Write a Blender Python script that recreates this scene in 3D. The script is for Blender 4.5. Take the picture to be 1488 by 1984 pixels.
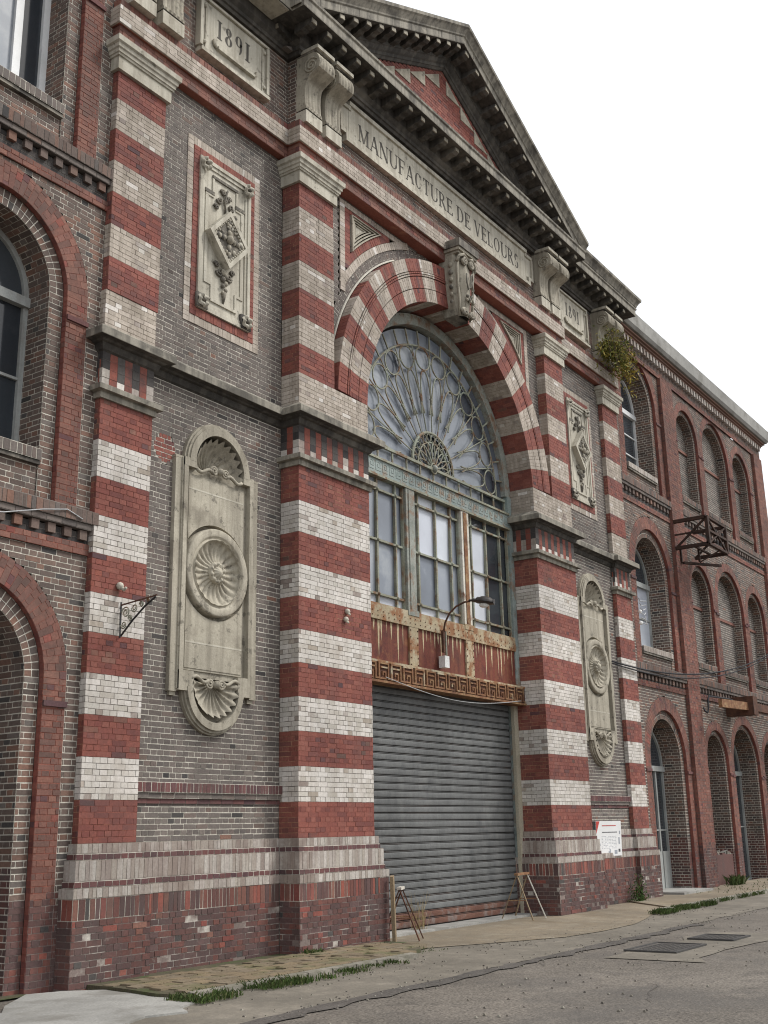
import bpy, math, random
from mathutils import Vector, Matrix
random.seed(7)
R = math.radians
for o in list(bpy.data.objects): bpy.data.objects.remove(o)
SC = bpy.context.scene
COL = SC.collection

# ------------------------------------------------------------------ camera
YAW, PITCH, ROLL, FPX = 0.9689, 0.2751, -0.0203, 2181.77
CAM = Vector((-17.3036, -10.1459, 1.5999))
fw = Vector((math.sin(YAW)*math.cos(PITCH), math.cos(YAW)*math.cos(PITCH), math.sin(PITCH)))
rt0 = Vector((math.cos(YAW), -math.sin(YAW), 0)); up0 = rt0.cross(fw)
RT = math.cos(ROLL)*rt0 + math.sin(ROLL)*up0
UP = -math.sin(ROLL)*rt0 + math.cos(ROLL)*up0
cd = bpy.data.cameras.new('camera'); cam = bpy.data.objects.new('camera', cd); COL.objects.link(cam)
m3 = Matrix((RT, UP, -fw)).transposed()
cam.matrix_world = Matrix.Translation(CAM) @ m3.to_4x4()
cd.sensor_fit = 'HORIZONTAL'; cd.sensor_width = 36; cd.lens = FPX/1488*36; cd.clip_end = 3000; cd.clip_start = .1
SC.camera = cam
SC.cycles.filter_width = 1.1
SC.render.resolution_x = 768; SC.render.resolution_y = 1024
# ------------------------------------------------------------------ sky, sun, exposure
SUN_EL, SUN_AZ = R(50), R(138)      # azimuth clockwise from +Y: in front of the facade, a little to its right
w = bpy.data.worlds.new('World'); SC.world = w; w.use_nodes = True
nt = w.node_tree; bg = nt.nodes['Background']
sky = nt.nodes.new('ShaderNodeTexSky'); sky.sky_type = 'NISHITA'; sky.sun_disc = False
sky.sun_elevation = SUN_EL; sky.sun_rotation = SUN_AZ; sky.air_density = 1.0; sky.dust_density = 6.0; sky.ozone_density = 0.6
mx = nt.nodes.new('ShaderNodeMix'); mx.data_type = 'RGBA'; mx.inputs[0].default_value = 0.90
mx.inputs[7].default_value = (5.6, 5.75, 5.9, 1)      # even cloud cover
nt.links.new(sky.outputs[0], mx.inputs[6]); nt.links.new(mx.outputs[2], bg.inputs[0]); bg.inputs[1].default_value = 0.12
sd = bpy.data.lights.new('sun', 'SUN'); sd.energy = 1.5; sd.angle = R(14); sd.color = (1, .97, .92)
so = bpy.data.objects.new('sun', sd); COL.objects.link(so)
sv = Vector((math.sin(SUN_AZ)*math.cos(SUN_EL), math.cos(SUN_AZ)*math.cos(SUN_EL), math.sin(SUN_EL)))
so.rotation_euler = sv.to_track_quat('Z', 'Y').to_euler(); so.location = (0, -20, 30)
vs = SC.view_settings; vs.view_transform = 'Standard'; vs.look = 'None'; vs.gamma = 1; vs.exposure = 0.85; vs.use_curve_mapping = False

# ------------------------------------------------------------------ materials
MT = {}
def mat(name, cols, rough=.85, spec=.3, jit=.0, stain=(.55, .5), stcol=(.05,.045,.04), fine=0.25, bump=.25, bscale=60, metal=0, streak=0.0, blotch=None, per=True, stscale=1.1):
    """cols: list of linear colours picked per island; stain: (amount, threshold) of dirt with its own shape"""
    m = bpy.data.materials.new(name); m.use_nodes = True; t = m.node_tree; N = t.nodes; Lk = t.links
    b = N['Principled BSDF']; b.inputs['Roughness'].default_value = rough; b.inputs['Specular IOR Level'].default_value = spec; b.inputs['Metallic'].default_value = metal
    geo = N.new('ShaderNodeNewGeometry'); oi = N.new('ShaderNodeObjectInfo')
    def math_(op, a, c=None):
        n = N.new('ShaderNodeMath'); n.operation = op
        for i, q in enumerate((a, c)):
            if q is None: continue
            if isinstance(q, (int, float)): n.inputs[i].default_value = q
            else: Lk.new(q, n.inputs[i])
        return n.outputs[0]
    def noise(scale, det=3, vec=None, rough_=.55):
        n = N.new('ShaderNodeTexNoise'); n.inputs['Scale'].default_value = scale; n.inputs['Detail'].default_value = det; n.inputs['Roughness'].default_value = rough_
        Lk.new(vec or geo.outputs['Position'], n.inputs['Vector']); return n.outputs['Fac']
    def mixc(fac, a, c, mode='MIX'):
        n = N.new('ShaderNodeMix'); n.data_type = 'RGBA'; n.blend_type = mode
        for i, q in ((0, fac), (6, a), (7, c)):
            if isinstance(q, (int, float)): n.inputs[i].default_value = q
            elif isinstance(q, tuple): n.inputs[i].default_value = (*q, 1)
            else: Lk.new(q, n.inputs[i])
        return n.outputs[2]
    def ramp(fac, stops):
        n = N.new('ShaderNodeValToRGB'); e = n.color_ramp.elements
        while len(e) < len(stops): e.new(.5)
        for i, (p, c) in enumerate(stops): e[i].position = p; e[i].color = (*c, 1) if isinstance(c, tuple) else (c, c, c, 1)
        Lk.new(fac, n.inputs[0]); return n.outputs[0]
    if len(cols) > 1 and per:
        rnd = math_('FRACT', math_('ADD', geo.outputs['Random Per Island'], math_('MULTIPLY', oi.outputs['Random'], 1.7)))
        base = ramp(rnd, [(i/(len(cols)-1), c) for i, c in enumerate(cols)])
    elif len(cols) > 1:
        base = ramp(noise(3, 4), [(.3+.4*i/(len(cols)-1), c) for i, c in enumerate(cols)])
    else:
        base = mixc(0, cols[0], cols[0])
    # fine mottling
    base = mixc(1.0, base, ramp(noise(38, 4), [(.25, 1-fine), (.75, 1+fine*.6)]), 'MULTIPLY')
    # broad tone drift
    base = mixc(1.0, base, ramp(noise(.55, 4), [(.34, .76), (.66, 1.14)]), 'MULTIPLY')
    if stain[0] > 0:
        f = ramp(noise(stscale, 6, None, .65), [(stain[1], 0.0), (min(1, stain[1]+.13), 1.0)])
        base = mixc(math_('MULTIPLY', f, stain[0]), base, stcol)
    if streak > 0:
        mp = N.new('ShaderNodeMapping'); mp.inputs['Scale'].default_value = (9, 9, .55); Lk.new(geo.outputs['Position'], mp.inputs['Vector'])
        f = ramp(noise(1.0, 5, mp.outputs[0]), [(.46, 0.0), (.60, 1.0)])
        base = mixc(math_('MULTIPLY', f, streak), base, stcol)
    if blotch:
        f = ramp(noise(blotch[3], 6, None, .7), [(blotch[2], 0.0), (blotch[2]+.05, 1.0)])
        base = mixc(math_('MULTIPLY', f, blotch[1]), base, blotch[0])
    Lk.new(base, b.inputs['Base Color'])
    if bump > 0:
        bn = N.new('ShaderNodeBump'); bn.inputs['Strength'].default_value = bump; bn.inputs['Distance'].default_value = .01
        Lk.new(noise(bscale, 5), bn.inputs['Height']); Lk.new(bn.outputs[0], b.inputs['Normal'])
    MT[name] = m; return m

mat('brick_grey', [(.125,.108,.098),(.15,.128,.116),(.172,.145,.130),(.135,.117,.107),(.185,.158,.140),(.16,.132,.120),(.11,.096,.089),(.175,.135,.118)], stain=(.3,.5), stcol=(.07,.063,.056))
mat('brick_wing', [(.10,.076,.066),(.14,.105,.09),(.165,.118,.10),(.12,.09,.078),(.18,.13,.108),(.22,.12,.088),(.085,.068,.06)], stain=(.35,.5), stcol=(.06,.052,.046))
mat('brick_red', [(.225,.072,.056),(.26,.088,.066),(.21,.066,.054),(.28,.105,.080),(.235,.080,.062),(.165,.055,.047),(.20,.078,.066)], stain=(.6,.52), stcol=(.105,.050,.045), streak=.15)
mat('brick_orange', [(.235,.108,.080),(.20,.088,.068),(.265,.130,.098),(.17,.078,.062),(.22,.103,.081),(.13,.072,.060),(.185,.10,.082)], stain=(.65,.5), stcol=(.085,.056,.048), streak=.2)
mat('brick_white', [(.56,.525,.48),(.64,.605,.565),(.50,.47,.42),(.60,.56,.515),(.68,.64,.60),(.45,.415,.365)], stain=(.45,.54), stcol=(.27,.225,.18), fine=.16, rough=.65, streak=.22)
mat('brick_buff', [(.42,.365,.31),(.48,.42,.36),(.38,.33,.275),(.45,.395,.34),(.52,.455,.395),(.34,.295,.245)], stain=(.5,.52), stcol=(.17,.142,.112), fine=.18, streak=.35)
mat('brick_plinth', [(.115,.055,.048),(.15,.062,.052),(.095,.055,.052),(.18,.07,.055),(.12,.07,.066),(.085,.05,.048),(.14,.085,.08)], stain=(.55,.5), stcol=(.075,.06,.056), blotch=((.26,.225,.20),.35,.66,4.5), streak=.3)
mat('brick_band', [(.42,.385,.345),(.48,.445,.405),(.38,.34,.295),(.32,.275,.24),(.52,.48,.44),(.26,.215,.19)], stain=(.7,.49), stcol=(.19,.145,.125), streak=.4)
mat('brick_dark', [(.12,.055,.058),(.15,.065,.06),(.09,.05,.055),(.17,.08,.075)], stain=(.4,.5))
mat('mortar_patch', [(.46,.27,.17)], stain=(.5,.52), stcol=(.25,.10,.07), stscale=3)
mat('brick_soot', [(.05,.046,.046),(.07,.063,.06),(.10,.09,.085),(.04,.038,.038)], stain=(.3,.5))
mat('brick_frieze', [(.24,.075,.055),(.28,.09,.065),(.20,.065,.05)], stain=(.75,.47), stcol=(.06,.05,.05))
mat('mortar_pale', [(.60,.565,.49)], stain=(.75,.55), stcol=(.17,.15,.13), fine=.15, stscale=1.1)
mat('mortar_red', [(.27,.095,.068)], stain=(.5,.58), stcol=(.42,.21,.13), stscale=2.5)
mat('mortar_grey', [(.20,.175,.155)], stain=(.4,.5))
mat('mortar_buff', [(.30,.25,.205)], stain=(.4,.5), stcol=(.12,.1,.085))
mat('mortar_plinth', [(.19,.15,.135)], stain=(.9,.53), stcol=(.50,.47,.42), stscale=2.2)
mat('mortar_bright', [(.66,.63,.55)], stain=(.3,.6))
mat('stone', [(.37,.338,.272),(.43,.395,.32)], per=False, stain=(.6,.52), stcol=(.13,.112,.086), fine=.16, rough=.85, streak=.4, bump=.35, blotch=((.085,.076,.062),.6,.575,6.5))
mat('stone_pale', [(.54,.51,.43),(.47,.44,.365)], per=False, stain=(.45,.54), stcol=(.19,.165,.125), fine=.14, streak=.4, bump=.3, blotch=((.10,.092,.075),.6,.60,6.0))
mat('stone_soot', [(.30,.27,.225),(.22,.20,.17)], per=False, stain=(.85,.44), stcol=(.035,.032,.03), fine=.15, streak=.5)
mat('stone_black', [(.075,.068,.06),(.045,.042,.038)], per=False, stain=(.5,.55), stcol=(.22,.20,.17), fine=.2, streak=.2)  # sooty stone for undersides; shade under the ledges is darkened into its colour too
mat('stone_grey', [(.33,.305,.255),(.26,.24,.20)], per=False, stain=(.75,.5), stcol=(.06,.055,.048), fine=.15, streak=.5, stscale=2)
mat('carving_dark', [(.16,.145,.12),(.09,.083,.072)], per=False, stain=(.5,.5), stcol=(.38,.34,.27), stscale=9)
mat('letter', [(.085,.078,.068)], stain=(.4,.5), stcol=(.16,.145,.12))
mat('iron_green', [(.25,.275,.245),(.31,.32,.285),(.20,.22,.195)], per=False, stain=(.8,.5), stcol=(.20,.10,.05), fine=.3, rough=.7, stscale=4)
mat('iron_rail', [(.30,.33,.27),(.24,.22,.16)], per=False, stain=(.85,.5), stcol=(.16,.075,.035), fine=.3, rough=.75, stscale=5)
mat('iron_teal', [(.22,.275,.26),(.28,.325,.31),(.17,.21,.205)], per=False, stain=(.75,.51), stcol=(.22,.13,.075), fine=.25, rough=.7, stscale=5)
mat('iron_cream', [(.47,.405,.29),(.38,.31,.20)], per=False, stain=(.9,.45), stcol=(.22,.095,.04), fine=.3, stscale=5)
mat('iron_white', [(.66,.64,.58),(.58,.54,.46)], per=False, stain=(.9,.55), stcol=(.16,.07,.04), fine=.2, stscale=5)
mat('rust_red', [(.12,.028,.022),(.16,.042,.028),(.095,.026,.022)], per=False, stain=(.6,.56), stcol=(.22,.10,.045), fine=.35, streak=.25, rough=.75, stscale=5)
mat('rust', [(.17,.075,.04),(.24,.12,.06),(.11,.05,.03)], per=False, stain=(.6,.5), stcol=(.36,.25,.13), fine=.3, stscale=7)
mat('steel_black', [(.035,.022,.018),(.055,.03,.022),(.025,.018,.016)], per=False, stain=(.4,.55), stcol=(.10,.05,.032), stscale=4)
mat('rust_dark', [(.075,.035,.024),(.11,.05,.032),(.05,.028,.022)], per=False, stain=(.5,.5), stcol=(.16,.08,.045), stscale=4)
mat('streak_pale', [(.55,.46,.30)], stain=(.5,.5), stcol=(.30,.14,.06), stscale=9)
mat('shutter', [(.125,.13,.13),(.15,.154,.154),(.105,.11,.112)], per=False, stain=(.4,.55), stcol=(.20,.205,.20), fine=.2, rough=.6, spec=.25, streak=.15, bump=.08, stscale=2.0, blotch=((.16,.085,.06),.6,.66,1.7))
mat('shutter_gap', [(.07,.062,.06)], stain=(.4,.5), stcol=(.14,.075,.05))
mat('shutter_rust', [(.17,.085,.06),(.13,.06,.045)], per=False, stain=(.5,.5), stcol=(.22,.21,.20), stscale=4)
mat('plaster', [(.44,.40,.31)], stain=(.4,.5), stcol=(.2,.17,.12))
mat('glass_blue', [(.18,.202,.242),(.25,.275,.315),(.14,.16,.195),(.30,.325,.36),(.21,.235,.275)], stain=(.5,.52), stcol=(.36,.38,.395), fine=.04, rough=.22, spec=.35, bump=.0)
mat('glass_pale', [(.52,.56,.62),(.60,.63,.68),(.47,.50,.57)], stain=(.2,.55), stcol=(.3,.33,.36), fine=.04, rough=.35, spec=.3, bump=0)
mat('glass_dark', [(.035,.042,.05),(.055,.062,.07),(.028,.033,.04)], stain=(.2,.6), stcol=(.12,.13,.14), fine=.1, rough=.08, spec=.5, bump=0)
mat('glass_mid', [(.075,.085,.105),(.10,.112,.135),(.06,.068,.085)], stain=(.35,.54), stcol=(.2,.215,.235), fine=.06, rough=.15, spec=.45, bump=0)
mat('paint_white', [(.70,.71,.72),(.62,.63,.63)], per=False, stain=(.3,.6), stcol=(.35,.33,.29), fine=.06, rough=.45)
mat('paint_grey', [(.40,.42,.41),(.33,.34,.33)], per=False, stain=(.5,.55), stcol=(.17,.15,.13), fine=.15, streak=.3)
mat('paper', [(.68,.68,.68)], stain=(.2,.6), stcol=(.5,.5,.5), fine=.03, rough=.5, bump=0)
mat('print_red', [(.45,.06,.05)], stain=(0,1), bump=0); mat('print_dark', [(.09,.09,.10)], stain=(0,1), bump=0); mat('print_grey', [(.30,.32,.36)], stain=(0,1), bump=0)
mat('wood', [(.34,.255,.16),(.26,.19,.115)], per=False, stain=(.5,.5), stcol=(.11,.085,.06), streak=.4)
mat('black_metal', [(.03,.03,.032)], rough=.5, stain=(.4,.5), stcol=(.09,.06,.045))
mat('white_plastic', [(.75,.75,.73)], rough=.4, stain=(.2,.6))
mat('cable', [(.03,.03,.035)], stain=(0,1), bump=0); mat('wire', [(.45,.46,.47)], stain=(0,1), bump=0)
mat('asphalt', [(.145,.127,.108),(.17,.15,.128),(.12,.106,.092)], per=False, stain=(.6,.50), stcol=(.085,.078,.072), fine=.75, bump=.9, bscale=45, rough=.85, blotch=((.34,.30,.25),.7,.63,32), stscale=.45)
mat('damp_asphalt', [(.09,.082,.075),(.105,.096,.087)], per=False, stain=(.5,.48), stcol=(.12,.11,.10), fine=.6, bump=.8, bscale=45, rough=.6, stscale=2)
mat('margin', [(.20,.178,.145),(.165,.148,.122),(.225,.20,.165)], per=False, stain=(.4,.52), stcol=(.10,.09,.075), fine=.25, bump=.4, bscale=80, stscale=.6)
mat('apron', [(.25,.205,.145),(.205,.17,.125),(.265,.23,.175)], per=False, stain=(.5,.52), stcol=(.14,.105,.065), fine=.3, bump=.4, bscale=70, stscale=.9)
mat('concrete', [(.35,.345,.325),(.28,.275,.258)], per=False, stain=(.7,.5), stcol=(.16,.152,.135), fine=.25, bump=.2, stscale=1.4)
mat('paver', [(.20,.155,.10),(.235,.18,.115),(.17,.135,.09),(.21,.17,.12)], stain=(.6,.5), stcol=(.085,.095,.035), fine=.3, stscale=2.2)
mat('soil', [(.10,.085,.055),(.07,.065,.04)], per=False, stain=(.6,.48), stcol=(.055,.08,.022), fine=.4, stscale=3)
mat('kerb_stone', [(.27,.25,.21),(.22,.205,.175)], per=False, stain=(.5,.5), stcol=(.10,.10,.06), stscale=3)
mat('cast_iron', [(.055,.053,.052),(.08,.077,.074)], per=False, rough=.6)
mat('grass', [(.045,.08,.018),(.06,.10,.022),(.085,.12,.032),(.035,.06,.014),(.12,.12,.045)], stain=(.2,.55), bump=0)
mat('straw', [(.42,.33,.18),(.34,.26,.13)], stain=(.2,.5), bump=0)
mat('leaf', [(.10,.13,.025),(.16,.17,.035),(.24,.21,.045),(.34,.26,.06),(.075,.10,.022),(.13,.14,.04)], stain=(.15,.55), bump=0)
mat('leaf_autumn', [(.42,.30,.05),(.34,.25,.045),(.26,.22,.045)], stain=(.15,.55), bump=0)
mat('ivy', [(.035,.075,.016),(.055,.10,.02),(.03,.06,.014)], stain=(.1,.55), bump=0)
mat('twig', [(.09,.065,.04)], bump=0)
mat('roofing', [(.075,.075,.08),(.10,.098,.10)], per=False)
mat('interior', [(.02,.02,.022)], stain=(0,1), bump=0)

# ------------------------------------------------------------------ mesh builder
class MB:
    def __init__(s): s.v = []; s.f = []; s.m = []; s.mats = []
    def mi(s, name):
        if name not in s.mats: s.mats.append(name)
        return s.mats.index(name)
    def face(s, pts, mt):
        k = len(s.v); s.v += [tuple(p) for p in pts]; s.f.append(tuple(range(k, k+len(pts)))); s.m.append(s.mi(mt))
    def hexa(s, c, mt, back=True):
        """c: 8 corners, 0-3 front ring, 4-7 back ring"""
        k = len(s.v); s.v += [tuple(p) for p in c]; i = s.mi(mt)
        F = [(0,1,2,3),(0,4,5,1),(1,5,6,2),(2,6,7,3),(3,7,4,0)]
        if back: F.append((7,6,5,4))
        for f in F: s.f.append(tuple(k+q for q in f)); s.m.append(i)
    def box(s, x0, x1, y0, y1, z0, z1, mt):
        s.hexa([(x0,y0,z0),(x1,y0,z0),(x1,y0,z1),(x0,y0,z1),(x0,y1,z0),(x1,y1,z0),(x1,y1,z1),(x0,y1,z1)], mt)
    def obar(s, a, b, w, d, mt, upv=(0,0,1)):
        a = Vector(a); b = Vector(b); t = (b-a).normalized(); u = Vector(upv)
        if abs(t.dot(u)) > .95: u = Vector((0,1,0))
        p = t.cross(u).normalized(); q = p.cross(t).normalized()
        r = [(-w/2,-d/2),(w/2,-d/2),(w/2,d/2),(-w/2,d/2)]
        s.hexa([a+p*x+q*y for x,y in r]+[b+p*x+q*y for x,y in r], mt)
    def grid(s, fn, nu, nv, mt, closeu=False):
        k = len(s.v); i = s.mi(mt)
        for a in range(nu+1):
            for b in range(nv+1): s.v.append(tuple(fn(a/nu, b/nv)))
        for a in range(nu):
            for b in range(nv):
                s.f.append((k+a*(nv+1)+b, k+(a+1)*(nv+1)+b, k+(a+1)*(nv+1)+b+1, k+a*(nv+1)+b+1)); s.m.append(i)
    def tube(s, pts, r, mt, n=6, taper=None, cap=True):
        pts = [Vector(p) for p in pts]; k = len(s.v); i = s.mi(mt); up = None
        for j, p in enumerate(pts):
            t = (pts[min(j+1, len(pts)-1)] - pts[max(j-1, 0)]).normalized()
            if up is None:
                up = Vector((0,0,1)) if abs(t.z) < .9 else Vector((0,1,0))
            u = t.cross(up)
            if u.length < 1e-4: u = t.cross(Vector((1,0,0)))
            u.normalize(); up = u.cross(t).normalized()
            rr = r if taper is None else r*(1+(taper-1)*j/max(1,len(pts)-1))
            for q in range(n):
                a = 2*math.pi*q/n; s.v.append(tuple(p+u*(rr*math.cos(a))+up*(rr*math.sin(a))))
        for j in range(len(pts)-1):
            for q in range(n):
                s.f.append((k+j*n+q, k+j*n+(q+1)%n, k+(j+1)*n+(q+1)%n, k+(j+1)*n+q)); s.m.append(i)
        if cap:
            s.f.append(tuple(k+q for q in range(n))[::-1]); s.m.append(i)
            s.f.append(tuple(k+(len(pts)-1)*n+q for q in range(n))); s.m.append(i)
    def sweep(s, prof, path, mt, caps=True):
        """prof: (outward, z); path: plan points going left to right along the front (outward = right-hand side)"""
        P = [Vector((x, y, 0)) for x, y in path]; k = len(s.v); i = s.mi(mt); n = len(prof)
        nr = []
        for a, b in zip(P, P[1:]):
            d = (b-a).normalized(); nr.append(Vector((d.y, -d.x, 0)))
        for j, p in enumerate(P):
            if j == 0: o = nr[0]
            elif j == len(P)-1: o = nr[-1]
            else: o = (nr[j-1]+nr[j])/(1+nr[j-1].dot(nr[j]))
            for d, z in prof: s.v.append((p.x+o.x*d, p.y+o.y*d, z))
        for j in range(len(P)-1):
            for q in range(n-1):
                s.f.append((k+j*n+q, k+(j+1)*n+q, k+(j+1)*n+q+1, k+j*n+q+1)); s.m.append(i)
        if caps:
            s.f.append(tuple(k+q for q in range(n))[::-1]); s.m.append(i)
            s.f.append(tuple(k+(len(P)-1)*n+q for q in range(n))); s.m.append(i)
    def prism(s, poly, y0, y1, mt, fn=None):
        """polygon in (x,z) extruded from y0 (front) to y1"""
        fn = fn or (lambda x, y, z: (x, y, z)); n = len(poly)
        k = len(s.v); i = s.mi(mt)
        s.v += [fn(x, y0, z) for x, z in poly] + [fn(x, y1, z) for x, z in poly]
        s.f.append(tuple(range(k, k+n))); s.m.append(i); s.f.append(tuple(range(k+n, k+2*n))[::-1]); s.m.append(i)
        for q in range(n): s.f.append((k+q, k+n+q, k+n+(q+1)%n, k+(q+1)%n)); s.m.append(i)
    def frame(s, outer, inner, y0, y1, mt):
        """ring between two outlines with the same number of points, (x,z)"""
        n = len(outer); k = len(s.v); i = s.mi(mt)
        for lst, y in ((outer,y0),(inner,y0),(outer,y1),(inner,y1)): s.v += [(x,y,z) for x,z in lst]
        for q in range(n):
            r = (q+1)%n
            for f in ((k+q,k+r,k+n+r,k+n+q),(k+q,k+2*n+q,k+2*n+r,k+r),(k+n+q,k+n+r,k+3*n+r,k+3*n+q)): s.f.append(f); s.m.append(i)
    def ball(s, c, r, mt, n=8, sc=(1,1,1)):
        s.grid(lambda u, v: (c[0]+sc[0]*r*math.sin(math.pi*v)*math.cos(2*math.pi*u), c[1]+sc[1]*r*math.sin(math.pi*v)*math.sin(2*math.pi*u), c[2]+sc[2]*r*math.cos(math.pi*v)), n, max(4, n//2), mt)
    def mirror(s): s.v = [(-x, y, z) for x, y, z in s.v]; s.f = [f[::-1] for f in s.f]; return s
    def obj(s, name, parent=None, smooth=False, kind=None, label=None):
        me = bpy.data.meshes.new(name); me.from_pydata(s.v, [], s.f)
        for n in s.mats: me.materials.append(MT[n])
        me.polygons.foreach_set('material_index', s.m)
        if smooth: me.polygons.foreach_set('use_smooth', [True]*len(me.polygons)); 
        me.update()
        o = bpy.data.objects.new(name, me); COL.objects.link(o); o.parent = parent
        if kind: o['kind'] = kind
        if label: o['label'] = label
        return o
def smooth_angle(o, a=35):
    me = o.data
    try: me.set_sharp_from_angle(angle=R(a))
    except Exception: pass
def root(name, label, cat, group=None, loc=(0,0,0)):
    o = bpy.data.objects.new(name, None); COL.objects.link(o); o.empty_display_size = .3
    o.location = loc; o['label'] = label; o['category'] = cat
    if group: o['group'] = group
    return o
def tag(o, label, cat, group=None):
    o['label'] = label; o['category'] = cat
    if group: o['group'] = group
    return o
def struct(o): o['kind'] = 'structure'; return o
def arc(cx, cz, r, a0, a1, n): return [(cx+r*math.cos(a0+(a1-a0)*i/n), cz+r*math.sin(a0+(a1-a0)*i/n)) for i in range(n+1)]

# ------------------------------------------------------------------ brick laying
C = .484/7; L = .2225
class Bricks:
    def __init__(s): s.b = []; s.mo = MB()
    ALT = {'brick_red':('brick_dark','brick_frieze','brick_orange'),'brick_white':('brick_band','brick_buff'),'brick_buff':('brick_band','brick_white'),'brick_grey':('brick_soot','brick_wing','brick_grey'),'brick_wing':('brick_soot','brick_grey'),'brick_orange':('brick_dark','brick_red'),'brick_plinth':('brick_orange','brick_soot','brick_red')}
    def lay(s, mp, u0, u1, v0, v1, matf, ch=C, unit=L, joint=.010, vj=None, ivf=None, lift=0.0, single=False, par=0, deep=.03, jit=.0022, mrec=.0045, skip=None):
        """mp(u,v,d) -> world; courses run along u, stacked along v; English bond"""
        n = max(1, round((v1-v0)/ch)); h = (v1-v0)/n; vj = joint if vj is None else vj
        rn = random.uniform
        for i in range(n):
            va = v0+i*h; vb = va+h; vm = (va+vb)/2
            ivs = ivf(vm) if ivf else [(u0, u1)]
            hdr = (i+par) % 2; un = unit if (single or not hdr) else unit/2
            off = u0 if single else (u0 + (unit*.25 if hdr else 0))
            for a, b in ivs:
                a = max(a, u0); b = min(b, u1)
                if b-a < .015: continue
                r0 = matf((a+b)/2, vm)
                ms = 1 if b-a < 6 else 2
                # mortar strip cut where colours change
                x = off + math.floor((a-off)/un+1e-6)*un
                prev = None; ms0 = a
                while x < b-1e-6:
                    un_ = un*rn(.7, 1.35) if (single and un < .1) else un; ua = max(x, a); ub = min(x+un_, b); x += un_
                    if ub-a < .02 and ub < b: continue
                    if 0 < b-ub < .03: ub = b; x = b+1
                    if ub-ua < .02: continue
                    r = matf((ua+ub)/2, vm)
                    if r is None:
                        if prev: s._m(mp, ms0, ua, va, vb, prev, mrec, lift)
                        prev = None; continue
                    if r[1] != prev:
                        if prev: s._m(mp, ms0, ua, va, vb, prev, mrec, lift)
                        prev = r[1]; ms0 = ua
                    jf = 1.3 if r[1] in ('mortar_pale','mortar_bright') else 1.0; g = joint/2*(1+(jf-1)*.4); q = vj/2*jf; d = lift+rn(-jit, jit); k = .0024; bm_ = r[0]
                    if random.random() < .07 and bm_ in s.ALT: bm_ = random.choice(s.ALT[bm_])
                    e = [rn(-k, k) for _ in range(8)]
                    f4 = [mp(ua+g+e[0], va+q+e[1], d), mp(ub-g+e[2], va+q+e[3], d), mp(ub-g+e[4], vb-q+e[5], d), mp(ua+g+e[6], vb-q+e[7], d)]
                    b4 = [mp(ua+g, va+q, lift-deep), mp(ub-g, va+q, lift-deep), mp(ub-g, vb-q, lift-deep), mp(ua+g, vb-q, lift-deep)]
                    s.b.append((f4+b4, bm_))
                if prev: s._m(mp, ms0, b, va, vb, prev, mrec, lift)
    def _m(s, mp, a, b, va, vb, mt, rec, lift):
        if b-a < .005: return
        k = max(1, int((b-a)/3)) if False else 1
        s.mo.face([mp(a,va,lift-rec), mp(b,va,lift-rec), mp(b,vb,lift-rec), mp(a,vb,lift-rec)], mt)
    def finish(s, parent, top=300, name='brick', mortar='mortar_bed'):
        def area(c):
            P = []
            for p in c[0][:4]:
                d = Vector(p)-CAM; z = d.dot(fw)
                if z < .5: return 0
                P.append((d.dot(RT)/z*FPX, d.dot(UP)/z*FPX))
            cx = sum(p[0] for p in P)/4; cy = sum(p[1] for p in P)/4
            if abs(cx) > 744 or abs(cy) > 992: return 0
            return abs(sum(P[i][0]*P[(i+1)%4][1]-P[(i+1)%4][0]*P[i][1] for i in range(4)))/2
        order = sorted(range(len(s.b)), key=lambda i: -area(s.b[i])) if top else []
        pick = set(order[:top]); rest = MB()
        for i, (c, m) in enumerate(s.b):
            if i in pick:
                q = MB(); q.hexa(c, m); q.obj(name, parent)
            else: rest.hexa(c, m, back=False)
        rest.obj(name+'work', parent, kind='stuff'); s.mo.obj(mortar, parent)
def front(y): return lambda u, v, d: (u, y-d, v)
def side(x, sgn): return lambda u, v, d: (x+sgn*d, u, v)        # faces -x (sgn -1) or +x; u is y
def ring(y, cx, cz): return lambda u, v, d: (cx+u*math.cos(v), y-d, cz+u*math.sin(v))
def soffit(r, cx, cz): return lambda u, v, d: (cx+(r-d)*math.cos(v), u, cz+(r-d)*math.sin(v))
GREY = ('brick_grey', 'mortar_pale'); RED = ('brick_red', 'mortar_red'); WHITE = ('brick_white', 'mortar_grey'); BUFF = ('brick_buff', 'mortar_buff')
PLI = ('brick_plinth', 'mortar_plinth'); ORA = ('brick_orange', 'mortar_red'); WING = ('brick_wing', 'mortar_pale'); BAND = ('brick_band', 'mortar_buff'); DARK = ('brick_dark', 'mortar_pale')
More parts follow.
